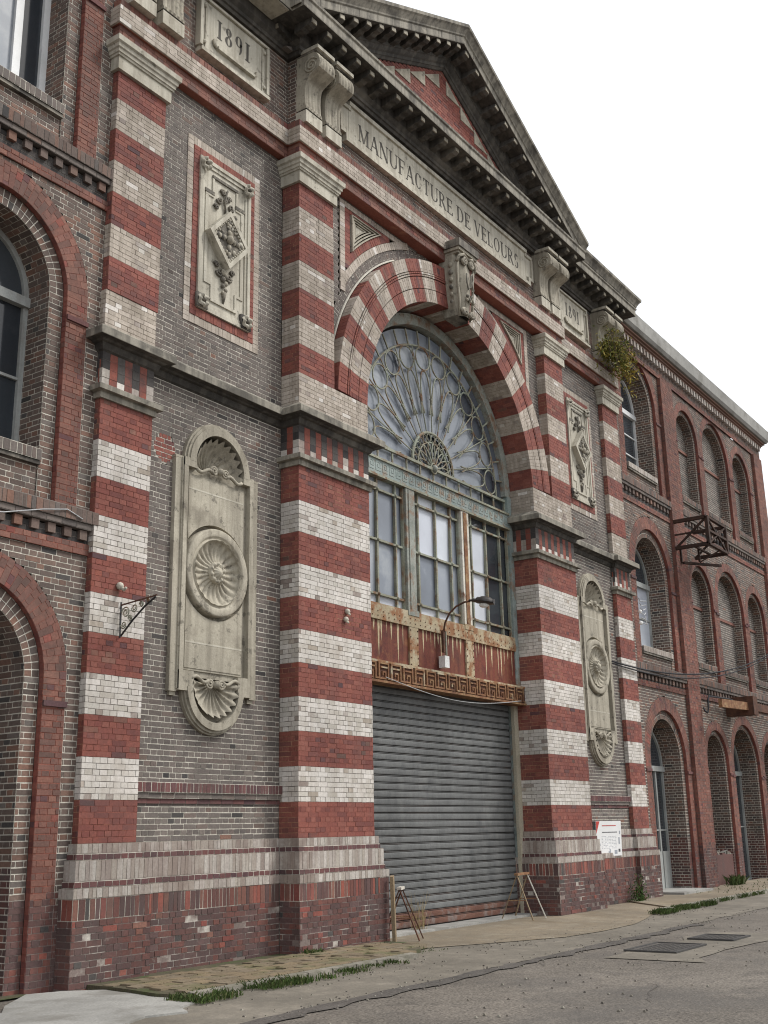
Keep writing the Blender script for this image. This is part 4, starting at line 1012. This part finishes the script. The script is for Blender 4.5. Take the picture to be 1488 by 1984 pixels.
    for a, b in pils:
        pth = [(a, Y),(a, .25),(b, .25),(b, Y)]
        wrap(Bw, pth, floor_z, 13.86, lambda x, y, z, *k: PLI if z < .8+.4*random.random() else ORA)
    # strings
    def string(pth, z0, zt):
        wrap(Bw, pth, z0, z0+.14, lambda *k: ORA, lift=.03)
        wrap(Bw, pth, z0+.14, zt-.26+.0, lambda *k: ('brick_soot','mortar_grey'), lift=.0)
        wrap(Bw, pth, zt-.235, zt-.16, lambda *k: ('brick_grey','mortar_grey'), lift=.08, single=True, unit=L, deep=.1)
        wrap(Bw, pth, zt-.16, zt, lambda *k: ('brick_wing','mortar_grey'), lift=.105, unit=.078, ch=.16, single=True, deep=.12)
        q_ = MB(); q_.sweep([(-.02,zt-.238),(.075,zt-.238),(.075,zt-.158),(.10,zt-.158),(.10,zt-.002),(.03,zt+.03),(-.02,zt+.05)], pth, 'brick_grey'); q_.obj('string_course', rt)
    segs = []; e = X0
    for a, b in sorted(pils): segs.append((e, a)); e = b
    if X1-e > .1: segs.append((e, X1))
    q_ = MB(); q_.box(-.055, .055, -.05, .02, 0, .115, 'brick_wing'); d0 = q_.obj('dentil', rt); du = [0]
    for a, b in segs:
        for z0, zt in S:
            string([(a, Y),(b, Y)], z0, zt)
            n = max(1, int((b-a)/.235))
            for i in range(n):
                o = d0 if not du[0] else d0.copy()
                if du[0]: COL.objects.link(o); o.parent = rt
                du[0] = 1; o.location = (a+.06+(b-a-.12)*(i+.5)/n, Y, zt-.36)
    # crowning cornice and gutter
    pth = [(X0, Y),(X1, Y)] if X0 < 0 else [(X0, Y),(X1, Y),(X1, Y+.8)]
    wrap(Bw, [(X0, .3),(X1, .3)], 13.86, 14.0, lambda *k: ORA, lift=.0); wrap(Bw, [(X0, .3),(X1, .3)], 14.0, 14.36, lambda *k: ('brick_wing','mortar_grey'))
    q_ = MB(); q_.sweep([(-.02,14.34),(.12,14.34),(.12,14.39),(.16,14.40),(.16,14.44),(.22,14.45),(.22,14.50),(-.02,14.51)], pth, 'brick_wing'); q_.obj('cornice', rt)
    q_ = MB(); q_.sweep([(-.02,14.512),(.28,14.514),(.34,14.60),(.36,14.96),(.33,15.0),(.2,15.02),(-.02,15.02)], pth, 'concrete'); q_.obj('gutter', rt)
    q_ = MB(); q_.box(-.055, .055, -.10, .03, 0, .17, 'brick_band'); d1 = q_.obj('cornice_dentil', rt); du[0] = 0
    n = int((X1-X0)/.235)
    for i in range(n):
        o = d1 if not du[0] else d1.copy()
        if du[0]: COL.objects.link(o); o.parent = rt
        du[0] = 1; o.location = (X0+.1+(X1-X0-.2)*(i+.5)/n, .3, 14.14)
    Bw.finish(rt, top)
    q_ = MB(); q_.box(X0+.02, X1-.03, 1.06, 9, floor_z-.1, 14.6, 'mortar_grey'); q_.obj('wall_core', rt)
    if X1 > 0:
        q_ = MB(); q_.box(X1-.03, X1, .36, 9, floor_z, 14.6, 'brick_orange'); q_.obj('end_wall', rt)
    q_ = MB(); q_.box(X0, X1, .3, 9.2, 14.9, 15.0, 'roofing'); q_.obj('roof', rt)
    return rt
lw = wing('left_wing', 'dark brick left wing with arched windows, cut off by the left edge', -14.2, -8.34,
          [(-10.0,.85,.21,.33,[(-.2,3.35),(5.98,8.13),(10.72,12.9)])], [(-12.5,-11.55)], 300, -.3)
arch_window(lw, -10.0, .85, 6.0, 8.10, .88, 'paint_grey', 'glass_dark', cols=2, rows=2)
arch_window(lw, -10.0, .85, 10.75, 12.9, .86, 'paint_white', 'glass_dark', cols=4, rows=1, fw_=.10, glb=lambda i, j: 'glass_dark' if i == 3 else 'glass_blue')
arch_window(lw, -10.0, .85, .0, 3.3, .95, 'paint_grey', 'glass_dark', cols=2, rows=3, name='door')
rw = wing('right_wing', 'three storey right wing with arched bays and a pale gutter, receding down the street', 8.41, 21.35,
          [(10.30,1.0,.21,.33,[(-.1,3.15),(5.84,7.85),(10.66,12.68)]),
           (14.00,.75,.13,.24,[(.75,3.2),(5.84,7.86),(10.66,12.62),1]),
           (16.53,1.08,.13,.24,[(-.1,3.17),(5.84,7.80),(10.66,12.60),1]),
           (19.06,.75,.13,.24,[(.75,3.2),(5.84,7.86),(10.66,12.62),1])], [(11.85,12.75),(20.45,21.35)], 0, -.25)
arch_window(rw, 10.30, 1.0, 5.9, 7.75, .95, 'paint_grey', 'glass_dark', cols=2, rows=2, glb=lambda i, j: 'glass_pale')
arch_window(rw, 10.30, 1.0, 10.72, 12.6, .93, 'paint_white', 'glass_dark', cols=2, rows=3)
dr = arch_window(rw, 10.30, 1.0, -.05, 3.0, .97, 'paint_grey', 'glass_dark', cols=4, rows=2, name='door')
for i in range(4): q = MB(); q.box(9.38+i*.47, 9.78+i*.47, .90, .96, .0, .95, 'paint_grey'); q.obj('door_panel', dr)
arch_window(rw, 16.53, 1.08, -.05, 3.05, .97, 'paint_grey', 'glass_dark', cols=2, rows=2, name='door')
for xc in (14.0, 19.06):
    q = MB(); q.prism([(xc-.75,.6),(xc+.75,.6)]+arc(xc, 3.2, .75, 0, math.pi, 16), 1.01, 1.05, 'interior'); q.obj('dark_opening', rw)
    q = MB(); q.box(xc-.75, xc+.75, .46, 1.0, -.25, .78, 'brick_plinth'); rr = random.Random(int(xc))
    for i in range(16):
        x = xc-.7+1.4*rr.random(); sx = rr.uniform(.07,.15); y0 = rr.uniform(.46,.75); z0 = .75
        q.hexa([(x-sx,y0,z0),(x+sx,y0-.02,z0),(x+sx*.8,y0,z0+rr.uniform(.05,.16)),(x-sx*.9,y0,z0+rr.uniform(.05,.16)),(x-sx,y0+.2,z0),(x+sx,y0+.2,z0),(x+sx*.8,y0+.18,z0+.08),(x-sx*.9,y0+.18,z0+.08)], rr.choice(('brick_plinth','concrete','stone_soot')))
    q.obj('broken_parapet', rw)
# ================================================================== GROUND
gz = MB(); gz.face([(-600,-600,-.02),(600,-600,-.02),(600,600,-.02),(-600,600,-.02)], 'asphalt'); struct(gz.obj('road'))
def sheet(name, pts, z, mt, thick=None):
    q = MB()
    if thick: 
        P = pts; n = len(P); k0 = len(q.v); i = q.mi(mt)
        q.v = [(x,y,z) for x,y in P]+[(x,y,z-thick) for x,y in P]; q.f.append(tuple(range(n))); q.m.append(i)
        for j in range(n): q.f.append((j, n+j, n+(j+1)%n, (j+1)%n)); q.m.append(i)
    else: q.face([(x,y,z) for x,y in pts], mt)
    return struct(q.obj(name))
rg = random.Random(4)
def ragged(x0, x1, y, amp, step=.25, rev=False):
    p = []; x = x0
    while x < x1: p.append((x, y+rg.uniform(-amp, amp))); x += step*rg.uniform(.6,1.4)
    p.append((x1, y)); return p[::-1] if rev else p
sheet('road_margin', ragged(-40, 30, -2.95, .05)+[(30,-1.0),(-40,-1.0)], -.014, 'margin')
sheet('dark_seam', ragged(-12, 2, -3.16, .07)+ragged(-12, 2, -2.93, .05, rev=True), -.009, 'damp_asphalt')
sheet('door_apron', [(-3.3,-.9),(-2.6,-1.25),(-1.8,-1.65),(-.9,-2.05),(.2,-2.15),(1.6,-2.1),(2.7,-1.85),(3.6,-1.6),(4.6,-1.55),(6.9,-1.5),(7.6,-.9),(7.6,.5),(-3.3,.9)], -.006, 'apron')
sheet('threshold', [(-2.95,.35),(2.95,.35),(2.95,1.0),(-2.95,1.0)], .03, 'concrete', .1)
def patch(name, x0, x1, y0, y1, z, mt, w=.12):
    p = [(x, y0+rg.uniform(-w, w)) for x in [x0+(x1-x0)*i/8 for i in range(9)]]+[(x, y1+rg.uniform(-w, w)) for x in [x1-(x1-x0)*i/8 for i in range(9)]]
    return sheet(name, p, z, mt)
sheet('concrete_patch', [(-12.0,-.8),(-9.9,-.55),(-9.6,-.2),(-8.95,.3),(-8.6,.15),(-8.42,-.05),(-8.3,-.2),(-8.36,-.5),(-8.3,-.75),(-8.45,-1.0),(-8.4,-1.25),(-8.6,-1.45),(-8.55,-1.75),(-8.85,-1.85),(-9.0,-2.1),(-9.4,-1.95),(-9.8,-2.1),(-10.4,-1.8),(-11.0,-1.7)], .004, 'concrete', .03)
sheet('wall_foot', [(-14,.2),(-8.9,.2),(-8.9,.45),(-14,.45)], .0, 'soil')
patch('patched_asphalt', -3.2, .8, -4.9, -3.75, -.011, 'margin', .16)
for pts_, w_ in (([(-6.4,-5.6),(-5.2,-5.2),(-4.6,-4.4),(-4.3,-3.4),(-3.6,-3.0)],.006),([(-3.0,-1.3),(-2.2,-1.5),(-1.4,-1.3),(-.4,-1.7)],.007)):
    q = MB(); P2 = []
    for a, b in zip(pts_, pts_[1:]):
        for k_ in range(8): f = k_/8; P2.append((a[0]+(b[0]-a[0])*f+rg.uniform(-.04,.04), a[1]+(b[1]-a[1])*f+rg.uniform(-.05,.05)))
    for a, b in zip(P2, P2[1:]):
        d = Vector((b[0]-a[0], b[1]-a[1])).normalized()*w_*rg.uniform(.5,1); q.face([(a[0]-d.y,a[1]+d.x,-.004),(a[0]+d.y,a[1]-d.x,-.004),(b[0]+d.y,b[1]-d.x,-.004),(b[0]-d.y,b[1]+d.x,-.004)], 'damp_asphalt')
    struct(q.obj('road_crack'))
q = MB()
for _ in range(900):
    x = rg.uniform(-9,6); y = rg.choice((rg.uniform(-3.2,-2.7), rg.uniform(-6,-1.5), rg.uniform(-2.1,-1.5))); s_ = rg.uniform(.005,.016)
    q.hexa([(x-s_,y-s_,.0),(x+s_,y-s_*.8,.0),(x+s_*.7,y-s_*.4,s_*.9),(x-s_*.6,y-s_*.5,s_),(x-s_,y+s_,.0),(x+s_*.9,y+s_,.0),(x+s_*.6,y+s_*.5,s_*.9),(x-s_*.5,y+s_*.6,s_)], rg.choice(('kerb_stone','margin','asphalt','asphalt')))
for v_i, v_ in enumerate(q.v): q.v[v_i] = (v_[0], v_[1], v_[2]-.016)
g_o = q.obj('gravel', kind='stuff'); g_o['label'] = 'loose gravel and grit scattered on the road'; g_o['category'] = 'gravel'
# drain covers
for (x0, x1, y0, y1, lab) in ((-2.4,-1.25,-4.35,-3.62,'long dark iron drain cover set in the road, nearer the doorway'), (-.58,.2,-4.5,-3.82,'smaller dark iron drain cover beyond the other one in the road')):
    dr_ = root('drain_cover', lab, 'drain cover', 'drain covers in the road', ((x0+x1)/2, (y0+y1)/2, 0))
    hx, hy = (x1-x0)/2, (y1-y0)/2
    q = MB(); q.frame([(-hx,-hy),(hx,-hy),(hx,hy),(-hx,hy)], [(-hx+.05,-hy+.05),(hx-.05,-hy+.05),(hx-.05,hy-.05),(-hx+.05,hy-.05)], .0, .02, 'cast_iron')
    q.v = [(x, z, .012-y) for x, y, z in q.v]; q.obj('cover_frame', dr_)
    q = MB(); q.box(-hx+.05, hx-.05, -hy+.05, hy-.05, -.015, .002, 'damp_asphalt')
    nx = int((2*hx-.12)/.08); ny = int((2*hy-.12)/.08)
    for i in range(nx):
        for j in range(ny): a = -hx+.07+i*.08; b = -hy+.07+j*.08; q.box(a, a+.05, b, b+.05, .002, .006, 'cast_iron')
    q.obj('cover_plate', dr_)
# raised pavement with setts, left of the door
pv = sheet('pavement', [(-8.3,-.2),(-8.35,-.6),(-8.45,-1.1),(-8.4,-1.45),(-7.5,-1.42),(-6,-1.40),(-4.6,-1.38),(-3.6,-1.2),(-2.95,-.7),(-2.85,.3),(-8.3,.3)], .035, 'soil', .08)
q = MB(); q.hexa([(-.095,-.095,.02),(.095,-.095,.022),(.09,.095,.02),(-.095,.09,.018),(-.1,-.1,-.03),(.1,-.1,-.03),(.1,.1,-.03),(-.1,.1,-.03)], 'paver')
p0 = q.obj('paver', pv); first = True
for i in range(27):
    for j in range(7):
        x = -8.2+.205*i+(.1 if j % 2 else 0); y = -1.30+.182*j
        if x > -3.1 or y > -.12 or (x > -3.9 and y < -1.0) or rg.random() < .1: continue
        o = p0 if first else p0.copy()
        if not first: COL.objects.link(o); o.parent = pv
        first = False; o.location = (x+rg.uniform(-.008,.008), y+rg.uniform(-.008,.008), .032+rg.uniform(-.006,.006)); o.rotation_euler = (rg.uniform(-.03,.03), rg.uniform(-.03,.03), rg.uniform(-.05,.05)); o.scale = (1, .88, 1)
for i in range(9):
    q = MB(); x = -8.3+.46*i; q.hexa([(x,-1.52+rg.uniform(-.02,.02),.045),(x+.44,-1.52+rg.uniform(-.02,.02),.045),(x+.44,-1.41,.05),(x,-1.41,.05),(x,-1.53,-.05),(x+.44,-1.53,-.05),(x+.44,-1.4,-.05),(x,-1.4,-.05)], 'kerb_stone'); q.obj('kerb_block', pv)
# pavement to the right
pr_ = sheet('pavement', [(5.2,-1.42),(30,-1.42),(30,.6),(7.2,.6)], .02, 'apron', .1)
for i in range(26):
    x = 4.4+.92*i; q = MB(); q.hexa([(x,-1.56,.05),(x+.9,-1.56,.05),(x+.9,-1.43,.06),(x,-1.43,.06),(x,-1.57,-.05),(x+.9,-1.57,-.05),(x+.9,-1.42,-.05),(x,-1.42,-.05)], 'kerb_stone'); q.obj('kerb_block', pr_)
q = MB(); q.box(9.2, 11.2, -.15, 1.0, -.1, .07, 'concrete'); q.obj('door_step', rw)
# ================================================================== PLANTS
def grass(name, label, spots, mt='grass', seed=2):
    q = MB(); r = random.Random(seed)
    for (x0, x1, y0, y1, n, h0, h1) in spots:
        for _ in range(n):
            x = r.uniform(x0, x1); f = r.random(); y = y0+(y1-y0)*f
            if math.sin(x*5.1)+math.sin(x*11.7+1)*.7+math.sin(y*9+x*3)*.6 < r.uniform(-.9, 1.0): continue
            a = r.uniform(0, 6.28); h = r.uniform(h0, h1); w = r.uniform(.004,.010); b = r.uniform(.2,.9)*h
            dx, dy = math.cos(a), math.sin(a); z = .0
            p1 = (x+dx*b*.35, y+dy*b*.35, z+h*.65); p2 = (x+dx*b, y+dy*b, z+h)
            q.face([(x-dy*w, y+dx*w, z),(x+dy*w, y-dx*w, z),(p1[0]+dy*w*.7, p1[1]-dx*w*.7, p1[2]),(p2[0],p2[1],p2[2]),(p1[0]-dy*w*.7, p1[1]+dx*w*.7, p1[2])], mt)
    o = q.obj(name, kind='stuff'); o['label'] = label; o['category'] = 'grass'
grass('grass', 'green grass and weeds along the pavement edge and kerb', [(-8.6,-4.8,-1.85,-1.40,3200,.012,.05),(-8.6,-6.4,-1.9,-1.35,1900,.02,.08),(-8.3,-3.2,-1.4,-.3,1500,.01,.035),(3.6,6.6,-1.85,-1.5,2600,.03,.10),(6.6,14,-1.66,-1.52,1500,.03,.10),(9.5,20,-1.4,.2,500,.03,.1),(-4.9,-4.6,-.3,-.15,120,.04,.12),(-6.8,-3.0,-.42,-.25,260,.02,.07),(13.2,14.4,.0,.3,500,.08,.3)])
q = MB(); r = random.Random(8)
for _ in range(34):
    a = r.uniform(0, 6.28); l = r.uniform(.25,.62); x, y = -.95+r.uniform(-.12,.12), .55+r.uniform(-.1,.1); t_ = r.uniform(.15,.55)
    q.tube([(x,y,.0),(x+math.cos(a)*l*t_*.4,y+math.sin(a)*l*t_*.3,l*.55),(x+math.cos(a)*l*t_,y+math.sin(a)*l*t_*.6,l)], .0045, 'straw', 4, .4)
tag(q.obj('dry_weed'), 'dry straw coloured weed tuft at the foot of the roller shutter', 'weed')
def leaves(q, n, cfun, size, mt, r):
    for _ in range(n):
        c = Vector(cfun(r)); a = Vector((r.gauss(0,1), r.gauss(0,1), r.gauss(0,1))).normalized(); b = a.cross(Vector((r.gauss(0,1), r.gauss(0,1), r.gauss(0,1)))).normalized(); s = size*r.uniform(.6,1.4)
        q.face([c-a*s, c-b*s*.32, c+a*s, c+b*s*.32], mt)
ps = root('cornice_shrub', 'straggly yellow green shrub sprouting from the cornice above the right pilaster', 'shrub', None, (7.35,-.12,12.95))
q = MB(); r = random.Random(12); tips = []
for i in range(46):
    a = r.uniform(-3.1,.2); l = r.uniform(.5,1.35); sp = r.uniform(.4,1.05)
    pts = [(0,.15,0)]; x = y = 0; 
    for k2 in range(1, 6):
        f = k2/5; pts.append((math.cos(a)*l*sp*f+ r.uniform(-.04,.04)+.25*f, .12+math.sin(a)*l*.45*f, l*(.75*f-.75*f*f*r.uniform(.4,1.9))))
    q.tube(pts, .012, 'twig', 4, .3); tips += [Vector(p) for p in pts[1:]]
q.obj('stem', ps)
q = MB(); leaves(q, 2300, lambda r: r.choice(tips)+Vector((r.gauss(0,.11), r.gauss(0,.08), r.gauss(0,.11))), .05, 'leaf', r)
low = [t for t in tips if t.x > .5 and t.z < .2] or tips
leaves(q, 520, lambda r: r.choice(low)+Vector((r.gauss(0.1,.12), r.gauss(0,.08), r.gauss(-.1,.12))), .055, 'leaf_autumn', r)
q.obj('foliage', ps)
iv = root('ivy_clump', 'small dark ivy clump at the foot of the right pilaster', 'ivy', None, (6.9,-.0,0))
q = MB(); leaves(q, 420, lambda r: (r.gauss(0,.14), r.gauss(0,.08), abs(r.gauss(0,.22))), .035, 'ivy', r); q.obj('foliage', iv)
q = MB()
for i in range(7): q.tube([(r.uniform(-.1,.1), 0, 0),(r.uniform(-.15,.15), -.03, .25),(r.uniform(-.2,.2), -.03, .5)], .006, 'twig', 4)
q.obj('stem', iv)
# ================================================================== SMALL THINGS
# trestles and post
def trestle(name, label, loc, rz_, w, h, white, group='metal trestles by the shutter'):
    t = root(name, label, 'trestle', group, loc); t.rotation_euler = (0,0,rz_)
    q = MB(); q.box(-w/2, w/2, -.035, .035, h-.04, h, 'iron_white' if white == 1 else 'rust'); q.obj('top_bar', t)
    for sx in (-1, 1):
        for sy in (-1, 1):
            q = MB(); q.obar((sx*(w/2-.04), 0, h-.03), (sx*(w/2+.03), sy*.30, 0), .024, .018, 'iron_white' if (white == 2 and sx > 0 and sy < 0) else 'rust_dark' if white == 1 else 'wood'); q.obj('leg', t)
        q = MB(); q.obar((sx*(w/2), -.17, h*.42), (sx*(w/2), .17, h*.42), .03, .012, 'rust'); q.obj('stretcher', t)
trestle('trestle', 'rusty metal trestle with white top beside the left pier', (-2.32,-.02,0), R(25), .34, .76, 1)
trestle('trestle', 'tall thin metal trestle with a paint splashed leg against the right pier', (1.85,.12,0), R(8), .62, .80, 2)
q = MB(); q.hexa([(-.035,-.025,0),(.035,-.025,0),(.035,-.03,.95),(-.03,-.03,.93),(-.035,.025,0),(.035,.025,0),(.035,.025,.95),(-.03,.025,.93)], 'wood')
o = q.obj('plank'); o.location = (-2.86,-.26,0); o.rotation_euler = (R(-2),R(1.5),R(20)); tag(o, 'upright weathered plank standing beside the left door pier', 'plank')
# notice board
nb = root('notice_board', 'white notice board with small print beside the right pier', 'notice board', None, (6.0,.20,1.33))
nb.rotation_euler = (R(1.5), 0, R(-4))
q = MB(); q.box(-.56, .56, .0, .035, -.36, .36, 'paper'); q.obj('board', nb)
q = MB(); q.box(-.68, -.562, .01, .12, -.30, .35, 'interior'); q.obj('dark_edge', nb)
q = MB(); q.prism([(-.555,.355),(-.40,.355),(-.555,.1)], -.002, .01, 'print_red'); q.obj('red_corner', nb)
q = MB(); rr = random.Random(9)
for i in range(14): x = -.30+.045*i; q.box(x, x+.032, -.003, .01, .255, .275, 'print_red')
for i in range(15): x = -.30+.045*i; q.box(x, x+.034, -.003, .01, .12, .138, 'print_dark')
for j in range(9):
    for i in range(9):
        if rr.random() < .8: x = -.33+.075*i; q.box(x, x+rr.uniform(.03,.06), -.0025, .01, .04-.03*j, .047-.03*j, 'print_grey')
for (x, z, w, h) in ((.42,-.05,.05,.14),(.40,-.25,.08,.06),(.22,-.28,.12,.08),(-.05,-.30,.06,.08),(.0,-.27,.04,.12),(-.45,-.12,.05,.05),(-.45,-.30,.06,.06),(.46,.12,.04,.07)): q.box(x, x+w, -.0035, .01, z-h/2, z+h/2, rr.choice(('print_grey','print_dark')))
q.obj('printed_text', nb, kind='stuff')
# street lamp over the door
lp = root('wall_lamp', 'curved arm wall lamp with white junction box over the roller shutter', 'lamp', None, (-.09,.44,4.5))
q = MB(); q.obar((0,.0,.15),(0,.0,.55), .055, .05, 'rust_dark', (0,1,0)); q.obar((.09,.0,.1),(.09,.0,.55), .03, .03, 'iron_rail', (0,1,0)); q.obj('bracket', lp)
q = MB(); q.box(-.075, .075, -.07, .06, -.13, .08, 'white_plastic'); q.obj('junction_box', lp)
q = MB(); q.tube([(0,-.01,.5),(.0,-.05,.68),(.01,-.14,.84),(.04,-.27,.96),(.09,-.42,1.03),(.13,-.52,1.04)], .018, 'rust_dark', 8); q.obj('arm', lp, smooth=True)
q = MB()
ax = Vector((.35,-.92,-.16)).normalized(); uu = Vector((0,0,1)); vv = ax.cross(uu).normalized(); uu = vv.cross(ax)
o_ = Vector((.12,-.50,1.05))
def head(u, v):
    t = v; rr_ = [.045,.08,.135,.165,.17,.155,.11][min(6, int(t*6.99))]; a = 2*math.pi*u
    return o_+ax*(t*.46)+vv*(rr_*math.cos(a))+uu*(rr_*.62*(math.sin(a) if math.sin(a) > 0 else math.sin(a)*.35))
q.grid(head, 16, 12, 'black_metal'); q.face([head(j/16, 1) for j in range(16)], 'black_metal'); q.obj('lamp_head', lp, smooth=True)
q = MB(); q.ball(o_+ax*.28-uu*.05, .09, 'white_plastic', 10, (1,1,.6)); q.obj('lamp_bowl', lp, smooth=True)
# loose wire under the lintel
q = MB(); q.tube([(-2.0+4.7*j/24, .395, 4.02-.20*math.sin(math.pi*j/24)-.02*j/24) for j in range(25)], .006, 'wire', 4); tag(q.obj('slack_wire'), 'thin slack wire hanging below the meander lintel', 'wire')
# iron sign bracket on left pilaster
sb = root('sign_bracket', 'ornate wrought iron bracket on the left striped pilaster', 'bracket', None, (-7.92,.25,4.2))
q = MB(); q.obar((-.0,.0,.12),(-.0,-.62,.17), .015, .015, 'rust_dark'); q.obar((0,0,-.28),(0,0,.16), .02, .015, 'black_metal', (0,1,0)); q.tube([(0,-.02,-.26),(0,-.2,-.1),(0,-.42,.06),(0,-.6,.15)], .013, 'black_metal', 5)
q.obj('arm', sb)
q = MB()
for (y, z, rr_, u_) in ((-.09,.02,.075,1),(-.24,.06,.055,-1),(-.36,.09,.04,1),(-.06,-.13,.05,-1),(-.17,-.06,.04,1),(-.47,.125,.026,1)):
    q.tube([(0, y+rr_*(1-j/20*.85)*math.cos(j*.55*u_), z+rr_*(1-j/20*.85)*math.sin(j*.55*u_)) for j in range(20)], .009, 'iron_rail', 4)
q.obj('scrollwork', sb)
q = MB(); q.ball((0,0,0), .05, 'stone_pale', 8); q.tube([(0,0,-.01),(.03,-.05,-.05),(.02,-.09,-.03)], .03, 'stone_pale', 6, .6); o = q.obj('wall_insulator', smooth=True); o.location = (-7.98,.22,4.55); tag(o, 'small pale porcelain insulator on the left striped pilaster', 'insulator')
for i, (x, z) in enumerate(((-3.62,4.83),(-3.66,4.70))):
    q = MB(); q.ball((0,0,0), .045, 'stone_pale', 8); q.tube([(0,0,-.02),(0,-.05,-.06)], .025, 'stone_pale', 6, .6); o = q.obj('wall_insulator', smooth=True); o.location = (x,-.03,z); tag(o, ('upper' if i == 0 else 'lower')+' of two pale insulators on the red band left of the door', 'insulator', 'insulators on the left pier')
# wires
def cable(name, label, pts, r_, mt):
    q = MB(); q.tube(pts, r_, mt, 5); tag(q.obj(name, smooth=True), label, 'cable')
cable('thin_wire', 'thin pale wire running off to the left from the left wing string course', [(-8.6,.235,5.27),(-8.84,.23,5.34),(-9.2,.22,5.26),(-9.75,.2,5.10),(-10.6,.15,5.0),(-12,.1,4.95)], .008, 'wire')
def sag(a, b, s, n=20): return [tuple(Vector(a).lerp(Vector(b), j/n)-Vector((0,0,s*4*(j/n)*(1-j/n)))) for j in range(n+1)]
cable('power_cable', 'upper of two black cables sagging across the right wing', sag((6.9,.22,5.22),(19.4,-.2,6.98),.55), .02, 'cable')
cable('power_cable', 'lower of two black cables sagging across the right wing', sag((6.9,.22,5.18),(19.4,-.2,6.95),.62), .016, 'cable')
q = MB()
for j in range(6): q.tube([(8.62+.05*math.sin(j), .12, 6.35+.12*j),(8.75, .02+.03*j, 6.30+.12*j),(8.85+.03*j,.1,6.42+.1*j)], .012, 'wire', 4)
for z in (6.32, 6.6): q.ball((8.55,.1,z), .05, 'white_plastic', 8)
tag(q.obj('wire_terminal'), 'tangle of white insulators and wire stubs beside the right pilaster', 'terminal')
# rusty steel cage on the right wing
fr = root('steel_cage', 'rusty open steel frame bracketed to the upper wall of the right wing', 'steel frame', None, (11.9,.25,8.85))
X_, Yf, H = 1.5, -.92, .75
def st(a, b, w=.11, name='steel_member'):
    q = MB(); q.obar(a, b, w, w*.8, 'steel_black'); q.obj(name, fr)
for x in (0, X_):
    st((x,.0,H),(x,Yf,H)); st((x,0,0),(x,Yf,0)); st((x,Yf,0),(x,Yf,H)); st((x,.0,0),(x,Yf,H), .06, 'brace'); st((x,.0,H*.5),(x,Yf,H*.5), .05)
for z in (0, H*.5, H): st((0,Yf,z),(X_,Yf,z), .08)
st((0,Yf,0),(X_,Yf,H), .05, 'brace'); st((X_,Yf,0),(0,Yf,H), .05, 'brace')
st((.2,-.1,-.38),(X_,-.7,-.32), .08); st((.5,-.45,-.35),(.5,-.45,.0), .06); st((.55,-.45,-.35),(.95,Yf,0), .05, 'brace'); st((.0,-.5,0),(X_,-.5,0), .06); st((.3,-.02,-.36),(.3,-.02,.1), .06)
rr = random.Random(2)
for i in range(5):
    for z in (.2, .5):
        q = MB(); q.ball((.3+.25*i, Yf+.03, z), .04, 'black_metal', 6, (1,1,1.5)); q.obj('insulator_pin', fr)
# lower beams at the right edge
bm = root('canopy_beam', 'rusty steel beam on a dark bracket low on the right wing', 'beam', None, (13.5,-.25,4.75))
q = MB(); q.obar((-.7,0,-.06),(1.6,0,.02), .10, .22, 'rust'); q.obar((1.9,-.1,.02),(6.5,-.1,.05), .10, .22, 'rust_dark'); q.obj('girder', bm)
q = MB(); q.box(1.55, 1.95, -.2, .6, -.22, .30, 'rust_dark'); q.obj('bracket', bm)
cable('conduit', 'black conduit with a curved end running along the right wing above the arches', [(12.75,.20,4.60),(12.72,.16,4.50),(12.80,.12,4.46),(12.9,.12,4.55),(12.92,.12,4.80),(13.02,.12,4.92),(14.5,.12,4.97),(20.5,.12,5.0)], .025, 'cable')
